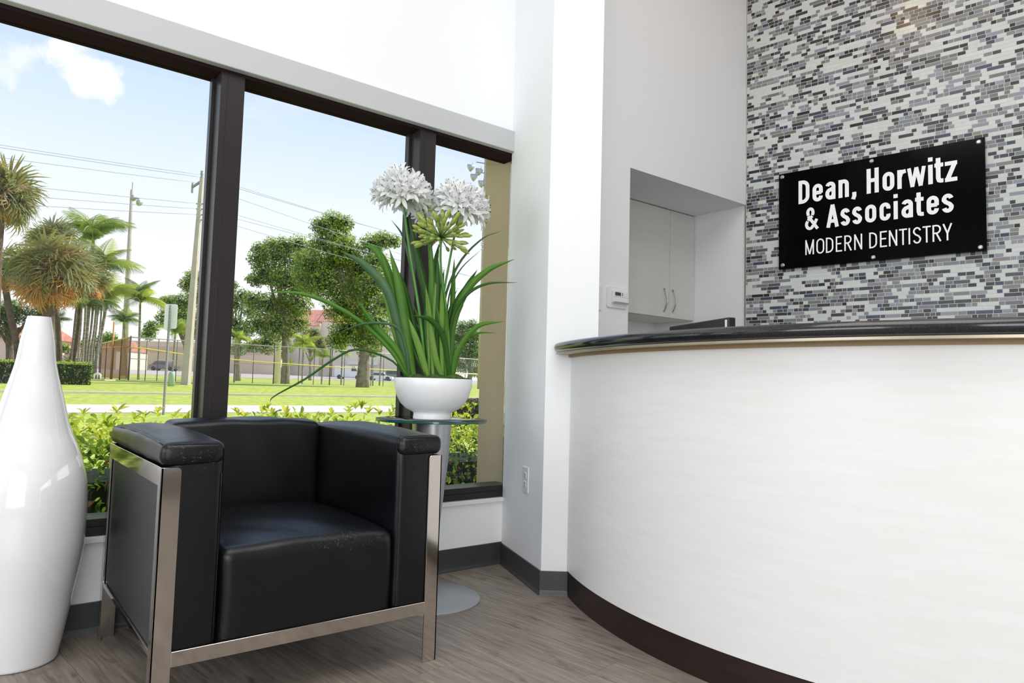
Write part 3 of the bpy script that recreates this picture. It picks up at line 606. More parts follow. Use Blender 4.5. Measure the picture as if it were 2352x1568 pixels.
# moss
M_moss = mat('dark_green_moss', (42, 62, 18), .9, var=(78, 104, 34), vscale=60, bump=.6, bscale=160)
bm = bmesh.new(); bmesh.ops.create_icosphere(bm, subdivisions=4, radius=1)
for vt in bm.verts:
    p = vt.co; rr = 1+.03*math.sin(p.x*19)+.03*math.sin(p.y*23)
    zz = p.z*.022+.011*math.sin(p.x*9+1)*math.sin(p.y*8+2)*(p.z > 0)+random.uniform(-.0012, .0012)
    vt.co = Vector((p.x*.150*min(rr, 1.0), p.y*.150*min(rr, 1.0), ZR-.012+zz+(.010*max(0, p.dot(rt0)) if p.z > 0 else 0)))
me = bpy.data.meshes.new('moss'); bm.to_mesh(me); bm.free(); me.materials.append(M_moss)
for p in me.polygons: p.use_smooth = True
o = bpy.data.objects.new('moss', me); COL.objects.link(o); o.parent = pot; o['kind'] = 'stuff'
# strap leaves: measured along their length, at the plant's own distance
PD = (Vector((tb.x, tb.y, 1.1))-CAM).dot(FWD)
def leaf_mat(n_, c_, v__): 
    return mat(n_, c_, .38, var=v__, vscale=3, vstretch=(1, 1, 1), translucent=v__, spec=.45)
M_lf = [leaf_mat('strap_leaf_mid', (84, 138, 44), (116, 168, 62)), leaf_mat('strap_leaf_dark', (54, 102, 34), (74, 126, 46)), leaf_mat('strap_leaf_pale', (132, 176, 76), (158, 198, 104)), leaf_mat('strap_leaf_grey', (80, 120, 74), (108, 144, 100))]
def catmull(P, n):
    P = [P[0]*2-P[1]]+P+[P[-1]*2-P[-2]]; o_ = []
    for i in range(n):
        s_ = i/(n-1)*(len(P)-3); k_ = min(int(s_), len(P)-4); t = s_-k_; a, b, c, d = P[k_:k_+4]
        o_.append(.5*((2*b)+(-a+c)*t+(2*a-5*b+4*c-d)*t*t+(-a+3*b-3*c+d)*t**3))
    return o_
CS = 2.529
def plant_pts(crop, doff):
    q = []
    n = len(crop)
    for i, (cx, cy) in enumerate(crop):
        s_ = i/(n-1); q.append(at(780+cx/CS, 360+cy/CS, PD+doff*s_*1.0+doff*.25))
    return q
def strap(crop, wpx, m, doff=0., tw=0., base=.75):
    P = catmull(plant_pts(crop, doff), 22); n = len(P); wm = wpx*1.16/CS/FPX*PD; v_ = []; f_ = []
    for i, p in enumerate(P):
        s_ = i/(n-1); t = (P[min(i+1, n-1)]-P[max(i-1, 0)]).normalized(); side = t.cross(FWD).normalized(); nrm = side.cross(t)
        ang = tw*(s_-.2); side = side*math.cos(ang)+nrm*math.sin(ang); nn = side.cross(t)
        w_ = wm*.5*(base+(1-base)*min(1, s_*3))*(1 if s_ < .55 else max(.03, 1-((s_-.55)/.45)**1.8)); kd = w_*.35
        for k_, (a, b) in enumerate(((-1, 1), (-.5, .3), (0, 0), (.5, .3), (1, 1))): v_.append(p+side*w_*a+nn*kd*b)
        for k_, (a, b) in enumerate(((.98, 1), (0, -.0), (-.98, 1))): v_.append(p+side*w_*a+nn*(kd*b)-nn*.0012)
    for i in range(n-1):
        for k_ in range(7): f_.append((i*8+k_, i*8+k_+1, (i+1)*8+k_+1, (i+1)*8+k_))
        f_.append((i*8+7, i*8, (i+1)*8, (i+1)*8+7))
    return mesh_obj('leaf', v_, f_, m, pot, True)
LV = [
 ([(415, 1290), (345, 1000), (305, 780), (230, 510)], 44, 0, .02, .2), ([(425, 1290), (380, 1000), (345, 750), (290, 535)], 46, 0, -.02, -.2),
 ([(405, 1290), (335, 980), (270, 770), (140, 625), (10, 550)], 46, 3, -.03, .3), ([(408, 1290), (335, 900), (275, 660), (205, 540), (135, 513)], 44, 0, .05, .3),
 ([(430, 1290), (395, 1050), (370, 850), (335, 640)], 40, 0, -.01, .1), ([(398, 1290), (320, 1000), (285, 850), (250, 700)], 40, 2, .0, .1),
 ([(395, 1280), (330, 1130), (200, 980), (110, 840)], 40, 0, -.05, .3), ([(392, 1280), (300, 1130), (130, 965), (-60, 850), (-250, 790), (-443, 790)], 22, 0, -.09, .2),
 ([(405, 1285), (385, 1110), (325, 985), (150, 968), (-12, 1024)], 15, 3, -.07, .2), ([(392, 1280), (290, 1175), (100, 1118), (-40, 1180), (-200, 1290), (-380, 1390), (-405, 1430)], 11, 1, -.1, .2),
 ([(540, 1285), (515, 900), (455, 600), (398, 330)], 42, 1, .03, .1), ([(552, 1285), (540, 900), (530, 460)], 40, 0, -.02, .1), ([(530, 1285), (520, 850), (555, 620), (577, 505)], 30, 1, .05, .2),
 ([(520, 1285), (480, 1000), (425, 700), (370, 470), (300, 365)], 15, 3, .08, .1), ([(515, 1285), (460, 1110), (400, 935)], 34, 2, -.04, .2), ([(495, 1270), (400, 850), (350, 670)], 30, 1, .07, .1),
 ([(640, 1280), (605, 1060), (530, 950), (430, 922)], 30, 1, -.08, .3), ([(600, 1285), (575, 1000), (505, 800)], 34, 1, .04, .2), ([(575, 1285), (520, 1100), (440, 960)], 24, 1, .02, .2),
 ([(640, 1280), (655, 1000), (730, 790), (860, 660), (1015, 595)], 36, 0, .02, -.3), ([(640, 1280), (645, 980), (720, 820), (850, 738), (1035, 730)], 16, 1, -.05, .2),
 ([(650, 1280), (665, 900), (740, 750), (800, 655)], 28, 1, .05, .1), ([(598, 1285), (600, 1080), (612, 820), (700, 610), (830, 475), (940, 432)], 12, 3, .08, .1), ([(612, 1285), (618, 1000), (640, 790), (705, 650), (825, 538)], 8, 3, .1, .1),
 ([(652, 1280), (690, 1120), (800, 985), (955, 955)], 26, 0, -.06, .2), ([(660, 1280), (715, 1090), (800, 1025), (910, 1022)], 13, 0, -.02, .1), ([(605, 1280), (645, 880), (685, 765)], 10, 3, .09, .1),
 ([(565, 1285), (600, 1100), (640, 900), (660, 845)], 24, 1, .03, .2), ([(545, 1285), (545, 1000), (560, 780), (572, 560)], 24, 2, -.03, .1), ([(560, 1285), (585, 1050), (600, 820), (580, 600)], 26, 0, .0, .1),
 ([(530, 1285), (500, 1050), (505, 900), (522, 810)], 30, 1, -.01, .1), ([(555, 1285), (600, 1130), (640, 1010), (720, 860)], 26, 1, .06, .1), ([(580, 1285), (560, 1150), (600, 950), (610, 830)], 30, 0, .01, .2),
 ([(535, 1285), (500, 1130), (470, 980), (430, 860)], 24, 0, .05, .1), ([(625, 1285), (610, 1150), (590, 1000), (560, 850)], 26, 0, -.03, .2), ([(510, 1280), (440, 1150), (395, 1000), (375, 860)], 22, 1, .02, .1),
 ([(600, 1285), (560, 1180), (535, 1040), (520, 900)], 30, 2, -.05, .2)]
for i in range(14):      # the dense fan of inner leaves
    bx = random.uniform(505, 655); tx_ = bx+random.uniform(-70, 90)*(1 if bx > 560 else -.6)+random.uniform(-30, 30); ty_ = random.uniform(560, 980)
    LV.append(([(bx, 1288), (bx+(tx_-bx)*.2, 1288-(1288-ty_)*.4), (bx+(tx_-bx)*.55, 1288-(1288-ty_)*.75), (tx_, ty_)], random.uniform(18, 32), random.choice((0, 1, 2)), random.uniform(-.07, .09), .2))
for c_, w_, mi_, do, tw in LV: strap(c_, w_, M_lf[mi_], do, tw)
M_stem = mat('flower_stem_green', (96, 150, 66), .45, var=(70, 128, 48), vscale=12)
M_petal = mat('white_petal', (250, 250, 252), .5, translucent=(250, 250, 250))
M_bud = mat('green_bud', (178, 196, 84), .5, var=(206, 216, 130), vscale=90, translucent=(190, 205, 90))
M_ped = mat('pale_green_pedicel', (140, 166, 84), .5)
def stem(crop, rpx, doff=0):
    P = catmull(plant_pts(crop, doff), 16); r_ = rpx/CS/FPX*PD
    MB().tube(P, [r_*(1.15-.3*i/15) for i in range(16)], 10).build('flower_stem', M_stem, pot, True); return P[-1]
def floret_mesh(name, L_=.060, open_=1.):
    m_ = MB(); m_.tube([(0, 0, 0), (0, 0, L_*.55)], [.0008, .0009], 5, 0)
    zb_ = L_*.55
    m_.tube([(0, 0, zb_), (0, 0, zb_+.007), (0, 0, zb_+.012)], [.0011, .0030, .0036], 6, 1, False)
    for k_ in range(6):
        a = 2*PI*k_/6+random.uniform(-.1, .1); d = Vector((math.cos(a), math.sin(a), 0)); s_ = Vector((-math.sin(a), math.cos(a), 0)); v_ = []
        for (o_, z_, w_) in ((.0025, .006, .0014), (.005, .014, .0030), (.010*open_, .023, .0040), (.017*open_, .029, .0034), (.024*open_, .031, .0009)):
            for q_ in (-1, 0, 1): v_.append(d*o_+s_*w_*q_+upz*(zb_+z_+(0 if q_ else -.0012)))
        m_.add(v_, [(i*3+j, i*3+j+1, (i+1)*3+j+1, (i+1)*3+j) for i in range(4) for j in range(2)], 1)
    for k_ in range(3):
        a = 2*PI*k_/3+.4; m_.tube([(0, 0, zb_+.008), (.003*math.cos(a), .003*math.sin(a), zb_+.02), (.007*math.cos(a), .007*math.sin(a), zb_+.033)], .00035, 3, 0); m_.tube([(.007*math.cos(a), .007*math.sin(a), zb_+.032), (.0074*math.cos(a), .0074*math.sin(a), zb_+.0345)], .0006, 4, 2)
    me = m_.build(name, [M_ped, M_petal, M_dark], None, True); return me
def bud_mesh(name, L_=.05):
    m_ = MB(); m_.tube([(0, 0, 0), (0, 0, L_*.68)], [.0008, .0008], 5, 0); m_.tube([(0, 0, L_*.66), (0, 0, L_*.75), (0, 0, L_*.9), (0, 0, L_)], [.0008, .0021, .0025, .0006], 7, 1)
    return m_.build(name, [M_ped, M_bud], None, True)
fl_src = [floret_mesh('floret', .062, 1.0), floret_mesh('floret', .062, .75)]; bd_src = bud_mesh('bud'); used = [False]*3
def head(c, rad, nfl, nbud, squash=.8, lean=None):
    h_ = MB().lathe(Vector(c)-upz*.006, [(.002, 0), (.006, .003), (.0065, .007), (.002, .010)], 12).build('flower_head', M_ped, pot, True)
    off = wloc(pot); 
    for i in range(nfl+nbud):
        t = (i+.5)/(nfl+nbud); zz = 1-1.45*t; a = i*2.39996; r_ = math.sqrt(max(0, 1-zz*zz)); d = Vector((r_*math.cos(a), r_*math.sin(a), zz*squash+.05))
        d += Vector((random.uniform(-.14, .14), random.uniform(-.14, .14), random.uniform(-.14, .14)))
        rot = d.to_track_quat('Z', 'Y').to_euler(); isb = (i*7919 % (nfl+nbud)) < nbud
        src = bd_src if isb else fl_src[i % 2]; base_l = .05 if isb else .095
        s_ = rad/base_l*random.uniform(.68, 1.06)*(.72 if isb and nfl > 10 else 1)
        idx = 2 if isb else i % 2
        if not used[idx]: o_ = src; used[idx] = True; o_.parent = h_
        else: o_ = src.copy(); COL.objects.link(o_); o_.parent = h_
        o_.location = Vector(c)-off; o_.rotation_euler = rot; o_.scale = (s_*1.15, s_*1.15, s_)
    return h_
k1 = FPX/PD
p1 = stem([(500, 1280), (470, 950), (400, 500), (372, 270), (365, 225)], 7.5, -.03); head(p1, 96/k1, 92, 8, .72)
p2 = stem([(645, 1280), (620, 900), (588, 640), (588, 470)], 7.5, -.06); head(p2, 74/k1, 0, 90, .85)
p3 = stem([(570, 1280), (590, 900), (640, 600), (690, 340), (695, 300)], 6.5, .0); head(p3, 98/k1, 96, 9, .72)
p4 = stem([(520, 1280), (528, 800), (515, 450), (490, 310)], 6.5, .08); head(p4, 56/k1, 36, 5)
# papery spathe under the green head
q = at(780+588/CS, 360+488/CS, PD-.07); sp_ = []
for i in range(7):
    for j in range(3): sp_.append(q+RT*((i-3)*.004)+UP*((j-1)*.004+.003*math.sin(i*1.7))-FWD*(.004*math.cos(i)))
mesh_obj('spathe', sp_, [(i*3+j, (i+1)*3+j, (i+1)*3+j+1, i*3+j+1) for i in range(6) for j in range(2)], mat('papery_spathe', (222, 220, 186), .7), pot, True)

# ================================================================ FLOOR VASE
vb = on_z(33, 1519, 0); vd_ = (vb-CAM).dot(FWD); kpx = FPX/vd_
right = [(728, 24), (732, 24.8), (780, 34), (839, 42), (918, 62), (980, 78), (1020, 94), (1050, 105), (1077, 113), (1105, 119), (1133, 122), (1178, 124), (1247, 123), (1303, 117), (1360, 108), (1417, 100), (1473, 91), (1500, 86), (1516, 83)]
def hz(P, x, y): d = ray(x, y); h = math.hypot(P.x, P.y); return EYE+d.z*h/math.hypot(d.x, d.y)
prof = sorted([(r_/kpx, max(0, hz(vb, 86-(y-728)*.066, y))) for y, r_ in right], key=lambda t: t[1]); prof[0] = (prof[0][0], .0)
pv = [Vector((r_, z_, 0)) for r_, z_ in prof]; sm = catmull(pv, 90); prof2 = [(max(.01, p.x), max(0, p.y)) for p in sm]
prof2 = [(prof2[0][0]-.006, 0)]+[(prof2[0][0], .004)]+prof2[2:]; rt_, zt2 = prof2[-1]
prof2 += [(rt_-.001, zt2+.0015), (rt_-.004, zt2+.0015), (rt_-.006, zt2-.002), (rt_-.006, zt2-.10), (rt_-.0, zt2-.25)]
vs = MB().lathe((vb.x, vb.y, 0), prof2, 96).build('floor_vase', M_vase, None, True)
vs.modifiers.new('es', 'EDGE_SPLIT').split_angle = R(60)
tagd(vs, 'tall glossy white bottle-shaped floor vase left of the armchair', 'vase')

# ================================================================ OUTSIDE
GP = [(2.7, -.08), (6, .0), (11.5, .13), (15.4, .132), (18.6, .173), (23.3, .335), (26, .44), (29.5, .62), (33, .66), (38, .68), (46, .70), (60, .8), (92, 1.15), (105, 1.5), (125, 2.0), (220, 2.2)]
def gz(y): return float(np.interp(y, [p[0] for p in GP], [p[1] for p in GP]))
def gpt(px, depth):
    p = at(px, 870, depth); return Vector((p.x, p.y, gz(p.y)))
M_grass = mat('lawn_grass', (144, 158, 50), .9, var=(194, 204, 88), vscale=5, vstretch=(1, 1.4, 1), bump=.5, bscale=30, coords='Object', detail=10)
M_path = mat('pale_concrete_path', (226, 210, 198), .85, var=(216, 200, 188), vscale=.8)
M_park = mat('pale_asphalt', (196, 180, 172), .9, var=(184, 170, 164), vscale=.3)
M_mulch = mat('brown_mulch', (128, 104, 84), .95, var=(96, 76, 60), vscale=6)
ys = [2.83, 4.5, 6, 9, 11.5, 13.5, 15.4, 17, 18.6, 21, 23.3, 24.5, 26, 27.5, 29.5, 33, 38, 46, 60, 75, 92, 105, 125, 160, 220]
xs = [-90, -50, -25, -10, 0, 10, 20, 30, 45, 70, 110, 170, 240]
v_ = [(x, y, gz(y)-.002) for y in ys for x in xs]; nx = len(xs)
f_ = [(j*nx+i, j*nx+i+1, (j+1)*nx+i+1, (j+1)*nx+i) for j in range(len(ys)-1) for i in range(nx-1)]
lawn = mesh_obj('lawn', v_, f_, M_grass, None, True); lawn['kind'] = 'structure'
def strip(name, y0, y1, m, x0=-60, x1=200, th=.012, n=3):
    yy = [y0+(y1-y0)*i/n for i in range(n+1)]; v_ = [(x, y, gz(y)+dz) for dz in (-.05, th) for y in yy for x in (x0, x1)]; k = 2*(n+1)
    f_ = [(2*i, 2*i+1, 2*i+3, 2*i+2) for i in range(n)]; f_ = [tuple(reversed(q)) for q in f_]+[tuple(a+k for a in q) for q in f_]
    f_ += [(0, 1, 1+k, k), (2*n, 2*n+k, 2*n+1+k, 2*n+1)]
    o = mesh_obj(name, v_, f_, m); o['kind'] = 'structure'; return o
strip('footpath', 15.4, 18.6, M_path); strip('kerb_edging', 23.25, 23.42, M_path, th=.05); strip('parking_lot', 92, 126, M_park, -70, 230, .02, 6)

def fast_mesh(name, V, F, mats, mi, parent, off):
    V = np.asarray(V, dtype=np.float32)-np.array(off, dtype=np.float32); F = np.asarray(F, dtype=np.int32); me = bpy.data.meshes.new(name); k = F.shape[1]
    me.vertices.add(len(V)); me.vertices.foreach_set('co', V.ravel()); me.loops.add(F.size); me.loops.foreach_set('vertex_index', F.ravel())
    me.polygons.add(len(F)); me.polygons.foreach_set('loop_start', np.arange(0, F.size, k, dtype=np.int32)); 
    for m in mats: me.materials.append(m)
    me.polygons.foreach_set('material_index', np.asarray(mi, dtype=np.int32)); me.update(calc_edges=True); me.validate()
    o = bpy.data.objects.new(name, me); COL.objects.link(o); o.parent = parent; return o
def unit(a): return a/np.maximum(1e-9, np.linalg.norm(a, axis=1, keepdims=True))
def leaves(P, Nn, size, aspect=.55, jit=.7):
    n = len(P); Nn = unit(Nn+RNG.normal(0, jit, (n, 3))); t = unit(np.cross(Nn, RNG.normal(0, 1, (n, 3)))); s = np.cross(Nn, t); sz = (size*RNG.uniform(.7, 1.3, n))[:, None]
    b = P-t*sz*.5; tip = P+t*sz*.5; l_ = P-s*sz*aspect*.5+Nn*sz*.12; r_ = P+s*sz*aspect*.5+Nn*sz*.12
    V = np.stack([b, r_, tip, l_], 1).reshape(-1, 3); F = np.arange(4*n).reshape(-1, 4)
    return V, F
def foliage(name, parent, blobs, size, dens, mats, core=None, wts=None, sunlit_mi=None, flat=.85):
    size = size*.62
    Vs, Fs, Ms = [], [], []; o_ = 0
    for (c, r) in blobs:
        n = int(dens*1.0*12.6*r*r/(size*size*.3)); d = unit(RNG.normal(0, 1, (n, 3))); lump = 1+.16*np.sin(d[:, 0]*7+c[0])*np.sin(d[:, 1]*6+c[1])+.12*np.sin(d[:, 2]*9+c[0]*2+d[:, 0]*4)
        rad = r*lump*(.45+.6*RNG.random(n)**.5); P = np.array(c)+d*rad[:, None]*np.array([1, 1, flat])
        V, F = leaves(P, d+np.array([0, 0, .35]), size); Vs.append(V); Fs.append(F+o_); o_ += len(V)
        q = RNG.choice(len(mats)-1, n, p=wts)
        if sunlit_mi is not None: q = np.where((d[:, 2] > .22) & (rad > r*.84) & (RNG.random(n) < .8), sunlit_mi, q)  # sunlit crown tops painted by giving upper leaves the lightest material
        Ms.append(q)
        # solid dark core: shade inside the crown put into the colour
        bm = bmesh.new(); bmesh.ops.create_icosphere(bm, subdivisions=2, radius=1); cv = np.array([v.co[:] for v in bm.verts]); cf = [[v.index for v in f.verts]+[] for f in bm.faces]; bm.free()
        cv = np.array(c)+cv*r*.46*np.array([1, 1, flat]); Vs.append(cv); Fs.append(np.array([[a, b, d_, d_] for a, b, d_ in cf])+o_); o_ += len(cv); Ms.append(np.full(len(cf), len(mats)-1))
    V = np.concatenate(Vs); F = np.concatenate(Fs); M_ = np.concatenate(Ms)
    tri = F[:, 2] == F[:, 3]
    # cores are triangles: keep them as degenerate-free separate quads by splitting
    Vx = list(V[F[tri][:, :3]].mean(1)) if tri.any() else []
    me = bpy.data.meshes.new(name); faces = F.copy()
    off = np.array(wloc(parent)) if parent else np.zeros(3)
    nq, nt_ = (~tri).sum(), tri.sum(); loops = np.concatenate([F[~tri].ravel(), F[tri][:, :3].ravel()]).astype(np.int32)
    me.vertices.add(len(V)); me.vertices.foreach_set('co', (V-off).astype(np.float32).ravel()); me.loops.add(len(loops)); me.loops.foreach_set('vertex_index', loops)
    me.polygons.add(nq+nt_); me.polygons.foreach_set('loop_start', np.concatenate([np.arange(nq)*4, nq*4+np.arange(nt_)*3]).astype(np.int32))
    for m in mats: me.materials.append(m)
    me.polygons.foreach_set('material_index', np.concatenate([M_[~tri], M_[tri]]).astype(np.int32)); me.update(calc_edges=True)
    o = bpy.data.objects.new(name, me); COL.objects.link(o); o.parent = parent; o['kind'] = 'stuff'; return o

def lm(n_, c_, tr=None): return mat(n_, c_, .5, translucent=tr or c_, spec=.3)
M_bark = mat('grey_bark', (150, 138, 124), .9, var=(112, 100, 88), vscale=5, bump=.5, bscale=12)
M_barkd = mat('brown_bark', (112, 92, 76), .9, var=(84, 66, 54), vscale=5, bump=.5, bscale=12)
M_ringbark = mat('ringed_palm_bark', (170, 164, 150), .85, var=(104, 98, 88), vscale=3, vstretch=(.2, .2, 5), bump=.3)
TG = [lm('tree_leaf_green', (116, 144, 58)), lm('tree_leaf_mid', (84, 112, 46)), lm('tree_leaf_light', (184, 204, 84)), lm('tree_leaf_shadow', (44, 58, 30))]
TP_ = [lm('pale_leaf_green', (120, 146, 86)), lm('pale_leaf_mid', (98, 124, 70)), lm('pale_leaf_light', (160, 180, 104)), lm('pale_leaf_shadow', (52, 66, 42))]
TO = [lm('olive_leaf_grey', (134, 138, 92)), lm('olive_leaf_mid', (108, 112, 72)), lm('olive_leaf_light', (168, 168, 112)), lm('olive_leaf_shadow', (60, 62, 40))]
def tree(name, label, cat, px, depth, trunk_px, top_y, blobs, size=.17, dens=1., mats=TG, bark=M_bark, lean=0, branches=True, group=None):
    g = gpt(px, depth); t = thing(name, g, label, cat, group); k = FPX/depth; r_ = trunk_px/2/k
    tp = at(px+lean, top_y, depth)
    if trunk_px:
        P = catmull([g-upz*.2, g+(tp-g)*.33+rt0*.05, g+(tp-g)*.66, tp], 10); m_ = MB(); m_.tube(P, [r_*(1.35-.08*i) if i < 3 else r_*(1.1-.05*i) for i in range(10)], 10)
        if branches:
            for bx, by, br in blobs[:7]:
                e_ = at(bx, by, depth); m_.tube([P[5], P[7]*.5+e_*.5+upz*(-.2), e_], [r_*.55, r_*.35, r_*.12], 6)
        m_.build('trunk', bark, t, True)
    bl = [(tuple(at(bx, by, depth)+fw0*random.uniform(-.55, .55)*br/k*1.4), br/k*random.uniform(1.0, 1.18)) for bx, by, br in blobs]
    foliage('foliage', t, bl, size, dens, mats, wts=(.42, .30, .28), sunlit_mi=2)
    return t
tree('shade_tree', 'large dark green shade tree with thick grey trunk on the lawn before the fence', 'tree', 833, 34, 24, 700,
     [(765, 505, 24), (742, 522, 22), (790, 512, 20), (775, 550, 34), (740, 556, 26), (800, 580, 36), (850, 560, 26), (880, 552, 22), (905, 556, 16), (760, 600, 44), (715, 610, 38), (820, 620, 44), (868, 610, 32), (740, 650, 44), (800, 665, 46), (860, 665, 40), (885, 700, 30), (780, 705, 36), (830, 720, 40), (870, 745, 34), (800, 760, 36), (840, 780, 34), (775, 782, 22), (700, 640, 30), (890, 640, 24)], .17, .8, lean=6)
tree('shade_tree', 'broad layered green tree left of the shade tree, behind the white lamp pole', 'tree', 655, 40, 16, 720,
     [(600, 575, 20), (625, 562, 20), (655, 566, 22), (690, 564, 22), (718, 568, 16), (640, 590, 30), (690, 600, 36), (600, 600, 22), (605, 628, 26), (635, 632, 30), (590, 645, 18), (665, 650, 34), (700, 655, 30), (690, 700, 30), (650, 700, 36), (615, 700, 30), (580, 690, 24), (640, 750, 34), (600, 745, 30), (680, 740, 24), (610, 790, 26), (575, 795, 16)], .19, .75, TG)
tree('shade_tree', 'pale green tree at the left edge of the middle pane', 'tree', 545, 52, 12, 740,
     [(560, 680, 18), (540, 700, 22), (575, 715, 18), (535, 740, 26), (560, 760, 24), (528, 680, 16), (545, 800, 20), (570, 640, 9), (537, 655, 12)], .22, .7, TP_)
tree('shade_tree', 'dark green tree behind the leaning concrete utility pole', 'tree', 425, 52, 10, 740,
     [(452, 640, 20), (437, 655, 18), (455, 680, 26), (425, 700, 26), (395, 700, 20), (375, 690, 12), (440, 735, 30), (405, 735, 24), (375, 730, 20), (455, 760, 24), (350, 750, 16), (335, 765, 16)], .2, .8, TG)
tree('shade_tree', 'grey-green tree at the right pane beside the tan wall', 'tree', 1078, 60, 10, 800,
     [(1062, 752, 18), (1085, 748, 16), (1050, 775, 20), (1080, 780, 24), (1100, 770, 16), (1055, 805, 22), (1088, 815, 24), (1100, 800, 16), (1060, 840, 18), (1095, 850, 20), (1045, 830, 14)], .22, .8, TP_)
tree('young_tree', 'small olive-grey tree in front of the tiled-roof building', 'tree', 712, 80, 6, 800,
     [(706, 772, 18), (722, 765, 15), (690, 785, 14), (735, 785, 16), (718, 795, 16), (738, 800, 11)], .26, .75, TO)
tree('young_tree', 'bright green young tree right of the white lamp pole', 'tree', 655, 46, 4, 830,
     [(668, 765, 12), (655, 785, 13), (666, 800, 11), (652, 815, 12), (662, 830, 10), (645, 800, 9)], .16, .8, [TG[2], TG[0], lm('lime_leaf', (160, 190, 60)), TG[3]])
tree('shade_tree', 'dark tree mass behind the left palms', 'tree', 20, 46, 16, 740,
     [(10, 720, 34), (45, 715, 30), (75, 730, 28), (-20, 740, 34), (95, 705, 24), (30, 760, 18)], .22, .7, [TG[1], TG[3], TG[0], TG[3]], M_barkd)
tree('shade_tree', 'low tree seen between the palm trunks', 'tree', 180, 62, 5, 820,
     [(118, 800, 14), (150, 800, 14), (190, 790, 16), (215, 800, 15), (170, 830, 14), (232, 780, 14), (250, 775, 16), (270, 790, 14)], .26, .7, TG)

# clipped boxwood hedge beyond the path
def hedge_box(name, label, c0, c1, y0, y1, h, size, dens, mats, wts, group=None, lit_top_mi=None):
    g = Vector(((c0+c1)/2, (y0+y1)/2, gz(y0))); t = thing(name, g, label, 'hedge', group); L_, W_ = c1-c0, y1-y0
    n = int(dens*(L_*W_+2*L_*h+2*W_*h)/(size*size*.3)); P = np.zeros((n, 3)); Nn = np.zeros((n, 3)); areas = np.array([L_*W_, L_*h, L_*h, W_*h, W_*h]); s = RNG.choice(5, n, p=areas/areas.sum()); a, b = RNG.random(n), RNG.random(n); dp = RNG.random(n)**2*size*1.6
    P[:, 0] = c0+a*L_; P[:, 1] = y0+b*W_; P[:, 2] = b*h
    for k, (ax, val, sg) in enumerate(((2, h, 1), (1, y0, -1), (1, y1, 1), (0, c0, -1), (0, c1, 1))):
        m_ = s == k
        if ax == 2: P[m_, 2] = h-dp[m_]+RNG.normal(0, size*.2, m_.sum())
        if ax == 1: P[m_, 2] = b[m_]*h; P[m_, 1] = val-sg*dp[m_]
        if ax == 0: P[m_, 1] = y0+a[m_]*W_; P[m_, 0] = val-sg*dp[m_]
        Nn[m_, ax] = sg
    # rounded shoulders
    ex = np.minimum(P[:, 0]-c0, c1-P[:, 0]); P[:, 2] -= np.clip(.12-ex, 0, .12)*.8*(P[:, 2]/h); rise = P[:, 2]/h; P[:, 2] += g.z
    V, F = leaves(P, Nn, size); mi = RNG.choice(len(mats), n, p=wts)
    if lit_top_mi is not None: mi = np.where((rise > .9) & (RNG.random(n) < .8), lit_top_mi, mi)  # sunlit hedge top put into the leaf colour
    fo = fast_mesh('foliage', V, F, mats, mi, t, g); fo['kind'] = 'stuff'
    q = size*1.2; MB().box((c0+q, y0+q, g.z-.1), (c1-q, y1-q, g.z+h-q)).build('dark_core', mats[-1], t)  # solid dark block, shade inside the hedge put into its colour
    return t
xb = gpt(203, 24.2)
BX = [lm('boxwood_green', (78, 112, 36)), lm('boxwood_dark', (50, 78, 26)), lm('boxwood_lit', (190, 208, 84)), lm('boxwood_inner', (24, 34, 14))]
hedge_box('boxwood_hedge', 'long clipped boxwood hedge under the palms beyond the footpath', -6.0, xb.x, xb.y-.6, xb.y+.5, .76, .06, 1.0, BX, (.5, .35, .15, 0), lit_top_mi=2)
hedge_box('shrub_row', 'bright green shrub row behind the palm trunks', gpt(110, 36).x, gpt(218, 36).x-.9, 35.3, 36, .75, .12, .8, BX, (.45, .15, .4, 0), lit_top_mi=2)
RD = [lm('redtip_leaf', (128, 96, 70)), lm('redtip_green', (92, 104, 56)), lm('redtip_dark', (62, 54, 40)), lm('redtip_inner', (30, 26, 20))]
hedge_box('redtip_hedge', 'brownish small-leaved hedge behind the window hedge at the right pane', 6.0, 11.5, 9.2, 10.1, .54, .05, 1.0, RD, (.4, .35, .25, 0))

# hedge right outside the window: big glossy leaves
HM = [lm('hedge_leaf_green', (122, 150, 48), (150, 182, 56)), lm('hedge_leaf_dark', (58, 88, 28), (72, 112, 30)), lm('hedge_leaf_yellow', (222, 222, 78), (236, 236, 90)), lm('hedge_leaf_lime', (180, 200, 62), (204, 220, 72)), lm('hedge_leaf_red', (150, 96, 66)), lm('hedge_inner_shade', (34, 40, 18))]
for m_ in HM[:4]: m_.node_tree.nodes['Principled BSDF'].inputs['Roughness'].default_value = .3
wh = thing('window_hedge', (1.2, 3.9, gz(3.9)), 'leafy yellow-green hedge growing directly outside the window', 'hedge')
def leaf6(P, Nn, T_, size):
    n = len(P); t = unit(T_); s = unit(np.cross(t, Nn)); Nn = np.cross(s, t); sz = size[:, None]; w_ = sz*.24
    pts = [P, P+t*sz*.30+s*w_*.85+Nn*sz*.06, P+t*sz*.66+s*w_*.9+Nn*sz*.05, P+t*sz-Nn*sz*.08, P+t*sz*.66-s*w_*.9+Nn*sz*.05, P+t*sz*.30-s*w_*.85+Nn*sz*.06]
    V = np.stack(pts, 1).reshape(-1, 3); b = np.arange(n)*6; F = np.stack([np.stack([b, b+1, b+2, b+3], 1), np.stack([b, b+3, b+4, b+5], 1)], 1).reshape(-1, 4); return V, F
HX0, HX1, HY0, HY1, HT = -1.4, 4.9, 3.38, 4.55, .60
n = 19000; P = np.zeros((n, 3)); P[:, 0] = RNG.uniform(HX0, HX1, n); P[:, 1] = RNG.uniform(HY0, HY1, n)
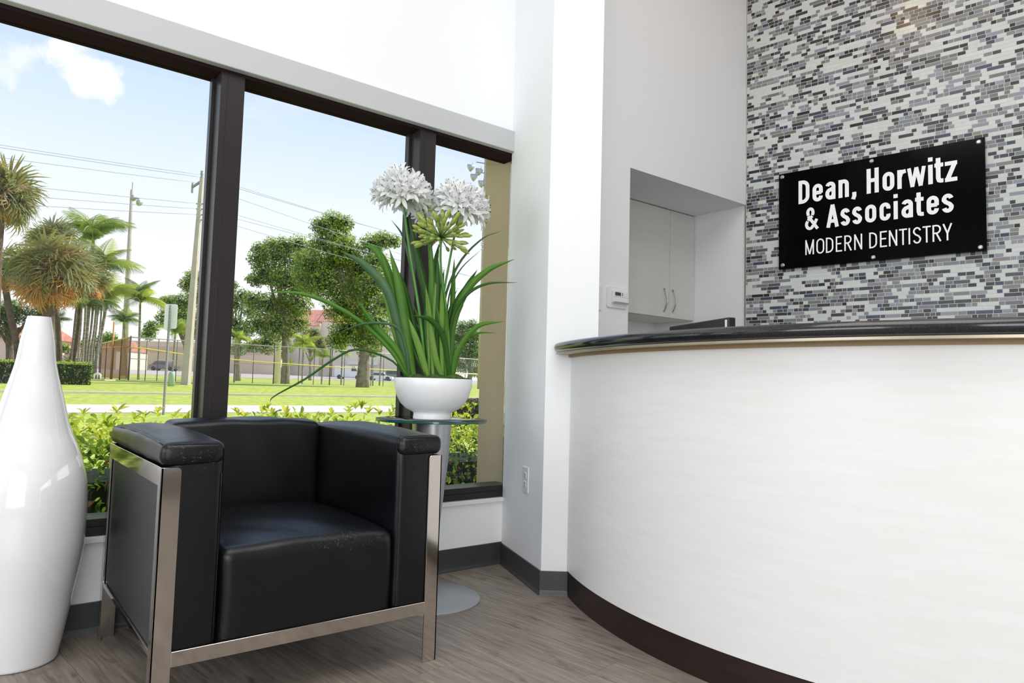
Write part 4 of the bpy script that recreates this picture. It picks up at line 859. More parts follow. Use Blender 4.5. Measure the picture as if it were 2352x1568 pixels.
topz = HT+.035*np.sin(P[:, 0]*5)+.03*np.sin(P[:, 0]*13+P[:, 1]*7)
P[:, 2] = topz-np.abs(RNG.normal(0, .12, n)); fr = RNG.random(n) < .42; P[fr, 1] = HY0+np.abs(RNG.normal(0, .09, fr.sum())); P[fr, 2] = RNG.uniform(-.06, .6, fr.sum())
Tn = RNG.normal(0, 1, (n, 3))*np.array([1, 1, .7])+np.array([0, -.25, .45]); Nn = RNG.normal(0, .7, (n, 3))+np.array([0, -.4, .9]); size = RNG.uniform(.028, .052, n)
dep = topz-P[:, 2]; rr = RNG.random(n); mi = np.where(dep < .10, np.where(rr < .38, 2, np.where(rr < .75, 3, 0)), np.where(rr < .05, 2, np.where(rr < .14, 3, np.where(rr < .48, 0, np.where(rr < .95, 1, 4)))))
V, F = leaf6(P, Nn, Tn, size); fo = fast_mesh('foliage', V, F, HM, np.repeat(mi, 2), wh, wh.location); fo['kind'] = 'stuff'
for p in fo.data.polygons: p.use_smooth = False
MB().box((HX0, HY0+.32, -.1), (HX1, HY1-.3, HT-.24)).build('dark_core', HM[5], wh)  # opaque dark block painted as the shaded hedge interior
m_ = MB()
for i in range(60):
    x, y = random.uniform(HX0, HX1), random.uniform(HY0+.08, HY1-.2); m_.tube([(x, y, -.08), (x+random.uniform(-.06, .06), y+random.uniform(-.05, .03), .3), (x+random.uniform(-.12, .12), y+random.uniform(-.12, .05), .55)], [.006, .004, .002], 5)
o = m_.build('stems', M_barkd, wh); o['kind'] = 'stuff'
# the sprigs standing proud of the hedge: every leaf its own object
src = {}
for k_, s_ in ((0, .058), (2, .062), (3, .06)):
    V, F = leaf6(np.zeros((1, 3)), np.array([[0, -.0, 1.]]), np.array([[1., 0, .0]]), np.array([s_])); src[k_] = fast_mesh('leaf', V, F, [HM[k_]], [0, 0], wh, (0, 0, 0)).data
    bpy.data.objects.remove(bpy.data.objects[bpy.data.objects.keys()[-1]]) if False else None
for o in [o for o in wh.children if o.name.startswith('leaf')]: bpy.data.objects.remove(o)
cnt = 0
sprig_px = [(150, 955), (190, 938), (246, 960), (270, 935), (330, 945), (362, 938), (400, 948), (480, 945), (545, 940), (560, 942), (600, 935), (612, 930), (625, 938), (655, 942), (690, 945), (725, 948), (760, 940), (800, 930), (815, 926), (830, 924), (845, 935), (870, 935), (895, 938), (905, 930), (1000, 945), (1060, 925), (1075, 930), (1090, 922), (40, 960), (10, 950), (430, 950), (310, 950)]
while cnt < 300:
    if cnt < 7*len(sprig_px):
        x_, y_ = sprig_px[cnt//7]; Yh = 3.55+.5*((cnt//7*37) % 10)/10; b0 = on_y(x_, y_+15, Yh); 
    else: b0 = Vector((random.uniform(-.3, 3.4), random.uniform(3.36, 3.6), random.uniform(.25, .64)))
    a = cnt*2.4; k_ = random.choice((2, 2, 3, 3, 0)); o = bpy.data.objects.new('leaf', src[k_]); COL.objects.link(o); o.parent = wh; o.location = b0+upz*random.uniform(-.01, .02)-wh.location
    o.rotation_euler = Euler((random.uniform(-.5, .5), -random.uniform(.35, 1.25), a), 'XYZ'); s_ = random.uniform(.55, .95); o.scale = (s_, s_*.85, s_); cnt += 1

# tan masonry pilaster outside, right of the glass
M_stucco = mat('tan_stucco', (198, 176, 142), .9, var=(190, 167, 134), vscale=3, bump=.25, bscale=40)
rx = ray(1100, 1000); yp = 2.166/(rx.x/rx.y)
o = MB().box((2.166, YG+.008, -.1), (2.9, yp+.010, CEIL+.1)).build('exterior_pilaster', M_stucco); o['kind'] = 'structure'

# utility pole, lamp poles, cables
M_conc = mat('grey_concrete_pole', (196, 184, 172), .85, var=(182, 172, 158), vscale=3)
pb = gpt(427, 27); pt_ = at(464, 408, 27); up_ = thing('utility_pole', pb, 'tapering square concrete utility pole with cables, beside the dark mullion', 'pole')
def taper(b, t, w0, w1, name, m, par):
    m_ = MB(); a = [rt0*sx*.5+fw0*sy*.5 for sx, sy in ((-1, -1), (1, -1), (1, 1), (-1, 1))]; m_.add([b+p*w0 for p in a]+[t+p*w1 for p in a], BF[:1]+BF[1:2]+BF[2:]); return m_.build(name, m, par)
taper(pb-upz*.3, pt_, .28, .115, 'shaft', M_conc, up_)
M_gal = mat('galvanised_steel', (150, 150, 152), .5, metal=.5)
m_ = MB(); e0 = at(442, 430, 27); m_.tube([at(462, 416, 27), e0], .05, 8); m_.tube([e0, e0-upz*.22], .04, 8); m_.tube([e0-upz*.02, e0+upz*.18], [.05, .03], 8); m_.build('crossarm', M_gal, up_)
for dy in (0, 8): m_ = MB(); q = at(463, 404+dy, 27); m_.tube([q, q+upz*.1, q+upz*.12, q+upz*.2], [.03, .06, .03, .05], 8); m_.build('insulator', M_gal, up_)
for yy in (468, 480, 493, 505): q = at(459, yy, 27); MB().tube([q-rt0*.14, q+rt0*.14], .025, 6).build('bracket', M_gal, up_)
M_cable = mat('grey_power_cable', (176, 180, 190), .6)
def cable(desc, p0, p1, p2):
    m_ = MB()
    pts = []
    for a, b in ((p0, p1), (p1, p2)):
        if a is None or b is None: continue
        L_ = (b-a).length
        for i in range(17): t = i/16; pts.append(a+(b-a)*t-upz*(4*t*(1-t))*L_*.006)
    m_.tube(pts, .009, 5); o = m_.build('power_cable', M_cable, None, True); tagd(o, desc, 'cable'); return o
def c3(y0, x0, pole_y, pole_x, xr_, yr_, desc):
    Yp = pb.y; l0 = on_y(x0, y0, Yp); P_ = on_y(pole_x, pole_y, Yp); r0 = on_y(xr_, yr_, Yp); a = P_+(l0-P_)*(1+8/max(1, (l0-P_).length)); b = P_+(r0-P_)*1.6
    cable(desc, a, P_, b)
c3(327, 0, 402, 465, 811, 506, 'topmost thin power cable running to the tip of the utility pole')
c3(333, 0, 407, 462, 860, 520, 'second power cable just under the topmost one')
c3(356, 0, 418, 442, 882, 567, 'third power cable ending at the short crossarm of the utility pole')
c3(426, 90, 468, 459, 834, 573, 'upper of the three lower power cables')
c3(448, 94, 480, 459, 914, 592, 'middle of the three lower power cables')
c3(469, 108, 493, 459, 900, 618, 'lowest power cable below the other cables')
M_lampm = mat('floodlight_metal', (186, 188, 192), .5, metal=.3)
def floodlight(par, c, d, s):
    ax = Vector(d).normalized(); m_ = MB(); m_.tube([c-ax*.25*s, c-ax*.12*s, c+ax*.05*s, c+ax*.28*s], [.08*s, .2*s, .26*s, .36*s], 12); m_.tube([c-ax*.05*s, c-ax*.1*s+upz*.35*s], .04*s, 6)
    return m_.build('floodlight', M_lampm, par, True)
lb = gpt(283, 62); lt = at(303.5, 436, 62); l1 = thing('floodlight_pole', lb, 'tall concrete floodlight pole with two lamps behind the palms', 'lamp pole')
MB().tube([lb-upz*.3, lt], [.30, .14], 12).build('shaft', M_conc, l1, True)
MB().tube([lt, lt+upz*.7], .03, 5).build('lightning_rod', M_gal, l1)
for (x_, y_) in ((304, 452), (318, 463)): floodlight(l1, at(x_, y_, 62), (rt0*.7-fw0*.4-upz*.6), .85)
MB().tube([at(303, 455, 62), at(320, 456, 62)], .05, 6).build('lamp_arm', M_gal, l1)
lb = gpt(1104, 44); lt = at(1122, 250, 44); l2 = thing('floodlight_pole', lb, 'floodlight pole with four lamps beside the tan wall in the right pane', 'lamp pole')
MB().tube([lb-upz*.3, lt], [.21, .15], 12).build('shaft', M_conc, l2, True)
for (x_, y_) in ((1084, 383), (1103, 392), (1091, 405), (1109, 420)): floodlight(l2, at(x_, y_, 44), (-rt0*.8-fw0*.3-upz*.45), .72)
for y_, x0 in ((372, 1094), (395, 1100)): MB().tube([at(x0, y_, 44), at(1124, y_+5, 44)], .03, 6).build('lamp_arm', M_gal, l2)
for y_ in (558, 563, 573, 619): q = at(1112.5, y_, 44); MB().tube([q-upz*.03, q+upz*.03], .225, 12).build('band', M_plate, l2, True)
lb = gpt(637, 43); lt = at(648, 600, 43); l3 = thing('lamp_pole', lb, 'white concrete lamp pole standing in front of the broad layered tree', 'lamp pole')
MB().tube([lb-upz*.3, lt], [.18, .13], 12).build('shaft', mat('white_concrete', (240, 230, 224), .8), l3, True)
MB().tube([at(640, 760, 43), at(612, 772, 43)], .045, 6).build('lamp_arm', M_gal, l3)
# orange field-marker pole
q = gpt(253.5, 34.5); o = MB().tube([q-upz*.1, Vector((q.x, q.y, at(258, 738, 34.5).z))], .035, 8).build('marker_pole', mat('orange_paint', (224, 140, 56), .5), None, True); tagd(o, 'thin orange marker pole rising above the brown-screened fence end', 'pole')

# chain-link fence along the field
M_fpost = mat('dark_fence_post', (92, 88, 86), .5, metal=.4); M_frail = mat('galvanised_rail', (188, 184, 180), .4, metal=.3); M_yel = mat('yellow_fence_cap', (232, 214, 92), .5); M_orange = mat('orange_rail', (222, 150, 60), .5)
fence = thing('chain_link_fence', gpt(295, 32.6), 'long chain-link sports field fence with dark posts and a yellow rail', 'fence')
def fpt(px): return float(np.interp(px, [295, 757, 1080, 1180], [32.6, 39.5, 48, 51]))
posts = [295, 333, 360, 403, 450, 497, 538, 580, 628, 656, 685, 720, 757, 790, 822, 852, 880, 912, 950, 990, 1030, 1068, 1105]
def fp(px, h): g = gpt(px, fpt(px)); return Vector((g.x, g.y, gz(g.y)+h))
FH = 2.05
for i, x_ in enumerate(posts):
    r_ = .036 if x_ in (295, 628, 757) else .02
    MB().tube([fp(x_, -.1), fp(x_, FH+(.06 if r_ > .03 else 0))], r_, 8).build('post', M_fpost if i % 3 else M_barkd if x_ in (450, 912) else M_fpost, fence, True)
line = [fp(x_, 0) for x_ in posts]
MB().tube([p+upz*FH for p in line], .026, 6).build('top_rail', M_frail, fence, True)
MB().tube([p+upz*1.03 for p in line], .018, 6).build('middle_rail', M_frail, fence, True)
MB().tube([p+upz*(1.55 if p.x < 7 else 1.22)-fw0*.04 for p in [fp(x_, 0) for x_ in (295, 330)]]+[p+upz*z_-fw0*.04 for p, z_ in ((fp(450, 0), 1.30), (fp(600, 0), 1.16), (fp(757, 0), 1.05), (fp(912, 0), 1.02), (fp(1105, 0), 1.0))], .03, 6).build('yellow_rail', M_yel, fence, True)
def wires(a_fn, L_, h, pitch, r_, name, m, par):
    m_v, m_f = [], []; n = int((L_+h)/pitch)
    for sgn in (1, -1):
        for i in range(-int(h/pitch), int(L_/pitch)):
            s0 = i*pitch; t0, t1 = (s0, 0), (s0+h, h)
            if sgn < 0: t0, t1 = (s0+h, 0), (s0, h)
            def cl(a, b):
                (x0, y0), (x1, y1) = a, b
                f0 = max(0, min(1, ((0 if x1 > x0 else L_)-x0)/(x1-x0))); f1 = max(0, min(1, ((L_ if x1 > x0 else 0)-x0)/(x1-x0)))
                return (x0+(x1-x0)*f0, y0+(y1-y0)*f0), (x0+(x1-x0)*f1, y0+(y1-y0)*f1)
            a, b = cl(t0, t1)
            if abs(a[1]-b[1]) < .02: continue
            p, q_ = a_fn(a[0])+upz*(a[1]), a_fn(b[0])+upz*(b[1]); o_ = len(m_v); d_ = upz*r_
            m_v += [p-d_, q_-d_, q_+d_, p+d_]; m_f.append((o_, o_+1, o_+2, o_+3))
    o = mesh_obj(name, m_v, m_f, m, par); o['kind'] = 'stuff'; return o
tot = [0]
for a, b in zip(line[:-1], line[1:]): tot.append(tot[-1]+(b-a).length)
def along(s_):
    for i in range(len(line)-1):
        if s_ <= tot[i+1]: t = (s_-tot[i])/(tot[i+1]-tot[i]); return line[i]+(line[i+1]-line[i])*t
    return line[-1]
wires(along, tot[-1], FH, .11, .0035, 'wire_mesh', M_frail, fence)
# return of the fence: brown wind-screened section
f2 = thing('windscreen_fence', gpt(260, 36), 'fence end covered in brown see-through windscreen beside the palm trunks', 'fence')
fa, fb = fp(295, 0), gpt(229, 44); 
for t in (.25, .5, .78, 1.0):
    q = fa+(fb-fa)*t; q.z = gz(q.y); MB().tube([q-upz*.1, q+upz*(FH+.15*t)], .035, 8).build('post', M_barkd, f2, True)
def brownmat():
    m = bpy.data.materials.new('brown_windscreen'); m.use_nodes = True; t = m.node_tree; n = t.nodes.new; l = t.links.new; b = t.nodes['Principled BSDF']; b.inputs['Base Color'].default_value = (*lin((176, 128, 88)), 1); b.inputs['Roughness'].default_value = .9
    tr = n('ShaderNodeBsdfTransparent'); ms = n('ShaderNodeMixShader'); ms.inputs[0].default_value = .55; l(tr.outputs[0], ms.inputs[1]); l(b.outputs[0], ms.inputs[2]); l(ms.outputs[0], t.nodes['Material Output'].inputs[0]); return m
nrm_ = (fb-fa).cross(upz).normalized()*.01
m_ = MB(); z0_, z1_ = gz(fa.y), gz(fb.y); A_, B_ = Vector((fa.x, fa.y, z0_+.04)), Vector((fb.x, fb.y, z1_+.04)); Mid = A_+(B_-A_)*.25
m_.add([A_, B_, B_+upz*(FH+.1), A_+upz*(FH-.05), A_+nrm_, B_+nrm_, B_+upz*(FH+.1)+nrm_, A_+upz*(FH-.05)+nrm_], BF); m_.build('windscreen', brownmat(), f2)
MB().tube([A_+upz*(FH-.04), B_+upz*(FH+.11)], .035, 6).build('yellow_rail', M_yel, f2, True)
MB().tube([A_+upz*1.55, B_+upz*(1.9)], .03, 6).build('orange_rail', M_orange, f2, True)

# road sign seen from the back
sb = gpt(380, 13.4); st = at(391.5, 700, 13.4); rs = thing('road_sign', sb, 'back of a small white rounded road sign on a grey perforated post', 'sign')
ax_ = (st-sb).normalized(); MB().tube([sb-upz*.2, st], .024, 4).build('post', M_gal, rs)
m_ = MB()
for i in range(26): q = sb+(st-sb)*(.25+.74*i/26)-fw0*.026; m_.tube([q, q-fw0*.002], .006, 6)
o = m_.build('post_holes', M_dark, rs); o['kind'] = 'stuff'
s0, s1 = at(375, 754, 13.43), at(406, 698, 13.43); poly = rrect(0, 0, (s1-s0).dot(rt0), s1.z-s0.z, .04); cs_ = (s0+s1)/2+fw0*.03
n = len(poly); mesh_obj('face_plate', [cs_+rt0*x+upz*z_ for x, z_ in poly]+[cs_+rt0*x+upz*z_+fw0*.004 for x, z_ in poly], [tuple(range(n)), tuple(range(n, 2*n))[::-1]]+[(i, i+n, (i+1) % n+n, (i+1) % n) for i in range(n)], mat('sign_back_aluminium', (246, 245, 242), .5), rs)
# green utility pedestal
ub = gpt(394, 25.6); m_ = MB(); m_.lathe(ub, [(.115, -.1), (.115, .40), (.108, .46), (.085, .51), (.045, .535), (.001, .54)], 24)
o = m_.build('utility_pedestal', mat('pale_green_plastic', (166, 184, 158), .6), None, True); tagd(o, 'small rounded pale green utility pedestal on the lawn left of the utility pole', 'utility box')
# backflow pipe on slab
bp_ = gpt(216, 30); t = thing('backflow_pipe', bp_, 'small white pipe loop on a concrete slab at the end of the clipped hedge', 'pipe')
MB().tube([bp_+upz*-.05, bp_+upz*.22, bp_+upz*.27+rt0*.05, bp_+upz*.27+rt0*.22, bp_+upz*.22+rt0*.27, bp_+rt0*.27-upz*.05], .045, 8).build('pipe', M_plate, t, True)
MB().obox(bp_-rt0*.3-fw0*.9-upz*.1, rt0*1.3, fw0*.8, upz*.14).build('slab', M_path, t)
ml = gpt(262, 31); o = MB().prism([(ml+rt0*a+fw0*b)[:2] for a, b in ((-1.2, .3), (-.3, -.9), (.8, -.5), (.85, .6), (-.8, 2.5))], gz(31)-.02, gz(31)+.035).build('mulch_bed', M_mulch); o['kind'] = 'structure'

# palms
def frond_fan(name, m):
    m_ = MB(); m_.tube([(0, 0, 0), (0, 0, .38), (.02, 0, .62)], [.018, .013, .01], 5); rg = random.Random(3)
    for k_ in range(23):
        f_ = -1+2*k_/22; a = R(96)*f_; fold = (1-abs(f_))*.30; d = Vector((fold*(-.6 if k_ % 2 else .25), math.sin(a), math.cos(a))).normalized(); s_ = d.cross(Vector((1, 0, .2))).normalized(); b0 = Vector((.02, 0, .62)); v_ = []; ll = rg.uniform(.8, 1.1)
        for (t, w_) in ((0, .010), (.3, .030), (.6, .022), (.85, .012), (1.0, .002)):
            dr = (t**2.2)*rg.uniform(.28, .5)
            for q_ in (-1, 1): v_.append(b0+d*t*ll*(1-.12*t)+s_*w_*q_+Vector((dr, 0, -dr*.55)))
        m_.add(v_, [(0, 1, 3, 2), (2, 3, 5, 4), (4, 5, 7, 6), (6, 7, 9, 8)])
    o = m_.build(name, m, None); me = o.data; bpy.data.objects.remove(o); return me
FG = [frond_fan('frond', lm(n_, c_)) for n_, c_ in (('fan_green', (126, 142, 78)), ('fan_olive', (158, 152, 88)), ('fan_grey', (170, 172, 134)), ('fan_orange', (222, 164, 92)), ('fan_tan', (206, 178, 134)))]
def sabal(label, crown, rpx, depth, base_px, trunk_px, n=48, dead=.45):
    k = FPX/depth; g = gpt(base_px, depth); t = thing('sabal_palm', g, label, 'palm tree', None); c = at(crown[0], crown[1], depth); R_ = rpx/k
    MB().tube(catmull([g-upz*.2, g+(c-g)*.3+rt0*.1, g+(c-g)*.7, c], 10), [trunk_px/2/k*1.1]*3+[trunk_px/2/k]*7, 10).build('trunk', M_barkd, t, True)
    for i in range(n):
        zz = .98-1.8*((i+.5)/n)**.92; a = i*2.39996+random.uniform(-.2, .2); r_ = math.sqrt(max(0, 1-zz*zz)); d = Vector((r_*math.cos(a), r_*math.sin(a), zz))
        q = 3 if zz < -.3 and random.random() < dead+.08 else (4 if zz < -.05 and random.random() < dead else random.choice((0, 1, 1, 2, 4)))
        if zz < .1 and q < 3 and random.random() < dead*.5: q = 3
        o = bpy.data.objects.new('frond', FG[q]); COL.objects.link(o); o.parent = t; o.location = c-g+d*random.uniform(-.25, .15)*R_
        rq = d.to_track_quat('Z', 'X' if zz < .8 else 'Y').to_matrix().to_4x4()
        # fan blade faces outward-down
        zc = d; xc = -(upz-zc*upz.dot(zc)); xc = xc.normalized() if xc.length > .01 else Vector((1, 0, 0)); yc = zc.cross(xc); ro_ = random.uniform(-1.4, 1.4); xc, yc = xc*math.cos(ro_)+yc*math.sin(ro_), yc*math.cos(ro_)-xc*math.sin(ro_)
        o.rotation_euler = Matrix((( xc.x, yc.x, zc.x), (xc.y, yc.y, zc.y), (xc.z, yc.z, zc.z))).to_euler(); s_ = R_/1.5*random.uniform(.85, 1.12)*(1 if q < 3 else .92)*(1.38 if zz > .55 else 1.2 if zz > .2 else 1.0); o.scale = (s_, s_, s_)
    return t
sabal('largest round sabal palm crown with orange dead fronds, behind the white vase', (122, 640), 96, 27, 92, 26, 96, .75)
sabal('sabal palm cut off by the left edge, highest crown', (2, 462), 90, 24, -30, 22, 70, .25)
sabal('dark green sabal palm crown rising behind the largest one', (118, 565), 60, 34, 136, 11, 56, .3)
sabal('sabal palm with orange skirt right of the largest crown', (190, 655), 66, 31, 154, 13, 64, .75)
sabal('small brown sabal palm low at the left edge', (8, 628), 60, 30, 44, 14, 56, .6)
def frond_feather(name, m, mr):
    m_ = MB(); P = []
    for i in range(13): t = i/12; P.append(Vector((1.12*t**1.35, 0, 1.30*t-1.18*t*t)))
    m_.tube(P, [.022*(1-.8*i/12) for i in range(13)], 5, 1)
    for i in range(2, 40):
        t = i/40; f_ = t*12; a = int(f_); p = P[a]+(P[min(a+1, 12)]-P[a])*(f_-a); tn = (P[min(a+1, 12)]-P[a]).normalized(); L_ = .42*math.sin(PI*min(1, .18+t*.8))+.05
        for s_ in (-1, 1):
            d = (Vector((0, s_, 0))*.74+tn*.7+Vector((0, 0, -.22))).normalized(); e_ = p+d*L_-Vector((0, 0, L_*L_*.9)); mid = p+d*L_*.5-Vector((0, 0, L_*L_*.15)); w_ = tn*.012
            m_.add([p-w_*.5, p+w_*.5, mid+w_, mid-w_, e_], [(0, 1, 2, 3)], 0); m_.f.append((len(m_.v)-3, len(m_.v)-2, len(m_.v)-1)) if False else m_.add([mid-w_, mid+w_, e_], [(0, 1, 2)], 0)
    o = m_.build(name, [m, mr], None); me = o.data; bpy.data.objects.remove(o); return me
M_rach = mat('frond_rachis', (170, 170, 96), .6)
FF = [frond_feather('frond', lm(n_, c_, tr), M_rach) for n_, c_, tr in (('feather_green', (108, 136, 60), (160, 180, 70)), ('feather_lime', (170, 188, 72), (206, 216, 84)), ('feather_dark', (70, 96, 52), (96, 120, 58)))]
def feather(label, crown, rpx, depth, base_px, trunk_px, n=13, group=None, pal=(0, 1, 2, 0)):
    k = FPX/depth; g = gpt(base_px, depth); t = thing('feather_palm', g, label, 'palm tree', group); c = at(crown[0], crown[1], depth); s0 = rpx/k/.98
    MB().tube(catmull([g-upz*.2, g+(c-g)*.3, g+(c-g)*.7, c], 8), [trunk_px/2/k*1.25]+[trunk_px/2/k]*5+[trunk_px/2/k*.9]*2, 8).build('trunk', M_ringbark, t, True)
    m_ = MB(); m_.tube([c-upz*.1*s0, c+upz*.28*s0], [trunk_px/2/k, trunk_px/4/k], 8); m_.build('crownshaft', FF[1].materials[0], t, True)
    for i in range(n):
        a = i*2.39996; tilt = R(random.uniform(-52, -22) if i < 5 else random.uniform(-34, 30)); o = bpy.data.objects.new('frond', FF[random.choice(pal)]); COL.objects.link(o); o.parent = t; o.location = c-g+upz*.1
        o.rotation_euler = Euler((random.uniform(-.35, .35), tilt, a+random.uniform(-.3, .3)), 'XYZ'); s_ = s0*random.uniform(.75, 1.15); o.scale = (s_, s_, s_)
    return t
feather('tallest feather palm with upright lime fronds, behind the sabal palms', (214, 560), 78, 33, 192, 8, 16)
feather('feather palm below the tallest one, against the floodlight pole', (236, 628), 72, 32, 202, 7, 15)
feather('feather palm with drooping fronds below the floodlight pole', (245, 700), 70, 33, 212, 7, 14, pal=(0, 1, 0, 1))
feather('feather palm between the floodlight pole and the road sign', (322, 700), 56, 40, 318, 5, 14, pal=(0, 1, 2, 1))
feather('short lime feather palm just left of the utility pole', (402, 772), 40, 42, 395, 4, 12, pal=(1, 0, 1))
feather('dark feather palm behind the fence corner', (285, 745), 42, 46, 292, 5, 13, pal=(2, 0, 2))
feather('small feather palm at the left side of the middle pane', (541, 785), 34, 45, 538, 4, 12, pal=(1, 0, 2))
feather('lime feather palm left of the trunk of the young olive tree', (697, 800), 36, 44, 694, 4, 13, pal=(1, 0, 1))
feather('feather palm in front of the arched door', (741, 826), 28, 46, 739, 4, 12, pal=(1, 0, 0))
feather('feather palm left of the white van', (786, 815), 28, 47, 784, 4, 12, pal=(0, 1, 0))
feather('feather palm right of the large shade tree trunk', (876, 800), 34, 50, 872, 4, 13, pal=(0, 2, 1))
feather('shorter feather palm beside the parked white car', (856, 826), 26, 46, 857, 4, 12, pal=(0, 2, 0))
feather('dark fronded palm seen through the gap right of the vase neck', (128, 745), 34, 44, 126, 4, 11, pal=(2, 0, 2))
# bare ringed trunks of the palm clump
clump = [(163, 178, 6, 30.5), (171, 184, 5, 31), (180, 188, 6, 30), (190, 197, 8, 29.5), (200, 214, 7, 31.5), (207, 222, 8, 31), (213, 226, 5, 32), (221, 234, 6, 31.5), (228, 240, 5, 34), (186, 205, 4, 35)]
for i, (bx, tx_, wpx, dp) in enumerate(clump):
    g = gpt(bx, dp); k = FPX/dp; e_ = at(tx_, 700, dp)
    ords = ('leftmost', 'second', 'third', 'fourth', 'sixth', 'seventh', 'eighth', 'ninth', 'rightmost', 'fifth'); t = thing('clump_palm', g, 'ringed grey palm trunk, %s of the clump beside the vase neck' % (ords[i] if i in (0, 8) else ords[i]+' from the left'), 'palm tree', 'slender trunks of the palm clump')
    MB().tube(catmull([g-upz*.2, g+(e_-g)*.35-rt0*.05, g+(e_-g)*.7, e_], 9), [wpx*.33/k*1.25]+[wpx*.33/k]*8, 8).build('trunk', M_ringbark, t, True)
    for j in range(5):
        o = bpy.data.objects.new('frond', FF[random.choice((0, 2))]); COL.objects.link(o); o.parent = t; o.location = e_-g; o.rotation_euler = Euler((0, R(random.uniform(-10, 30)), j*1.3+i), 'XYZ'); s_ = .75; o.scale = (s_, s_, s_)

# buildings
M_beige = mat('beige_stucco', (224, 202, 178), .9, var=(218, 194, 170), vscale=.3); M_beige2 = mat('pale_stucco', (232, 218, 200), .9); M_tan2 = mat('dusky_stucco', (206, 178, 158), .9)
M_roof = mat('terracotta_roof', (186, 118, 98), .85, var=(206, 150, 130), vscale=1.2); M_winb = mat('blue_window_glass', (110, 140, 160), .2); M_teal = mat('teal_grey_door', (140, 160, 158), .7); M_brownd = mat('dark_brown_opening', (92, 74, 62), .8); M_wfr = mat('window_surround', (236, 230, 218), .7)
def wall_block(par, px0, px1, ytop, depth, thick, m, name='wall', low=-.3):
    a = at(px0, ytop, depth); b = at(px1, ytop, depth); g0 = min(gz(a.y), gz(b.y))+low; w_ = (b-a).dot(rt0); o0 = Vector((a.x, a.y, g0)); zt = max(a.z, b.z)
    return MB().obox(o0, rt0*w_, fw0*thick, upz*(zt-g0)).build(name, m, par)
def flatpiece(par, px0, px1, y0, y1, depth, m, name, proud=.12, arch=False):
    a = at(px0, y1, depth); b = at(px1, y0, depth); w_ = (b-a).dot(rt0); h = b.z-a.z; poly = [(0, 0), (w_, 0)]
    if arch: poly += [(w_/2+w_/2*math.cos(t), h-w_/2+w_/2*math.sin(t)) for t in np.linspace(0, PI, 10)]
    else: poly += [(w_, h), (0, h)]
    n = len(poly); o0 = a-fw0*proud; v_ = [o0+rt0*x+upz*z_ for x, z_ in poly]+[o0+fw0*(proud+.02)+rt0*x+upz*z_ for x, z_ in poly]
    return mesh_obj(name, v_, [tuple(range(n)), tuple(range(n, 2*n))[::-1]]+[(i, i+n, (i+1) % n+n, (i+1) % n) for i in range(n)], m, par)
def win(par, x0, x1, y0, y1, D_):
    f = flatpiece(par, x0-1, x1+1, y0-1, y1+1, D_, M_wfr, 'window', .10); flatpiece(f, x0, x1, y0, y1, D_, M_winb, 'pane', .16)
def roof(par, px0, px1, ye, yr, depth, thick, over=.6):
    a, b = at(px0, ye, depth), at(px1, ye, depth); rz = at(px0, yr, depth+thick/2).z; w_ = (b-a).dot(rt0); a = a-rt0*over-fw0*over; w_ += 2*over; t_ = thick+2*over
    v_ = [a, a+rt0*w_, a+rt0*w_+fw0*t_, a+fw0*t_]; z_ = rz-a.z; r0 = a+fw0*t_/2+upz*z_; r1 = r0+rt0*w_; rf = mesh_obj('roof', v_+[r0, r1], [(0, 1, 5, 4), (2, 3, 4, 5), (0, 4, 3), (1, 2, 5), (3, 2, 1, 0)], M_roof, par)
    n = int(w_/.34); m_ = MB()
    for i in range(n):
        q = a+rt0*(w_*(i+.5)/n); m_.tube([q-upz*.02, q+fw0*t_/2+upz*(z_)], .09, 5)
    o = m_.build('roof_tiles', M_roof, rf); o['kind'] = 'stuff'; return rf
D = 128
bA = thing('building', gpt(690, D), 'beige three-storey building with a terracotta tiled roof beyond the fence', 'building')
wall_block(bA, 600, 736, 743, D, 14, M_beige2); roof(bA, 600, 728, 744, 708, D, 14); wall_block(bA, 728, 765, 738, D+1, 13, M_beige2); roof(bA, 733, 764, 738, 708, D+1.2, 12, .3)
win(bA, 725, 732, 755, 763, D); flatpiece(bA, 640, 735, 818, 820, D, M_wfr, 'string_course', .2); flatpiece(bA, 719, 738, 828, 862, D, M_tan2, 'arched_door', .12, True)
win(bA, 668, 676, 790, 800, D); 
bB = thing('building', gpt(850, D), 'long beige building wing behind the large shade tree and the white van', 'building')
wall_block(bB, 767, 1010, 752, D-.5, 12, M_beige2)
for (x0, x1, y0, y1) in ((748.5, 754, 760, 770), (764, 770, 835, 845), (801, 808, 838, 850), (818, 824, 808, 816), (846, 852, 808, 816), (880, 886, 842, 853), (901, 907, 842, 850), (930, 936, 842, 850)):
    if x0 > 765: win(bB, x0, x1, y0, y1, D-.5)
    else: win(bA, x0, x1, y0, y1, D+1)
flatpiece(bB, 803, 870, 832, 837, D-.5, M_wfr, 'door_canopy', 1.6); flatpiece(bB, 842, 858, 838, 860, D-.5, M_tan2, 'doorway', .1)
bC = thing('building', gpt(450, D-8), 'low dusky beige building with arched grey doors behind the fence on the left', 'building')
wall_block(bC, 262, 598, 790, D-8, 6, M_beige); wall_block(bC, 598, 640, 790, D-8, 6, M_beige)
for (x0, x1) in ((355, 394), (410, 452), (524, 550)): flatpiece(bC, x0, x1, 816, 864, D-8, M_teal, 'arched_door', .1, True)
flatpiece(bC, 562, 625, 800, 862, D-8, M_brownd, 'garage_opening', .1); flatpiece(bC, 262, 640, 803, 806, D-8, M_tan2, 'string_course', .15)
bD = thing('house', gpt(25, 96), 'beige house with low tiled roof at the far left edge', 'house')
wall_block(bD, -60, 66, 770, 96, 10, M_beige); roof(bD, -60, 66, 772, 748, 96, 10); flatpiece(bD, 20, 30, 808, 838, 96, M_tan2, 'arched_door', .1, True)
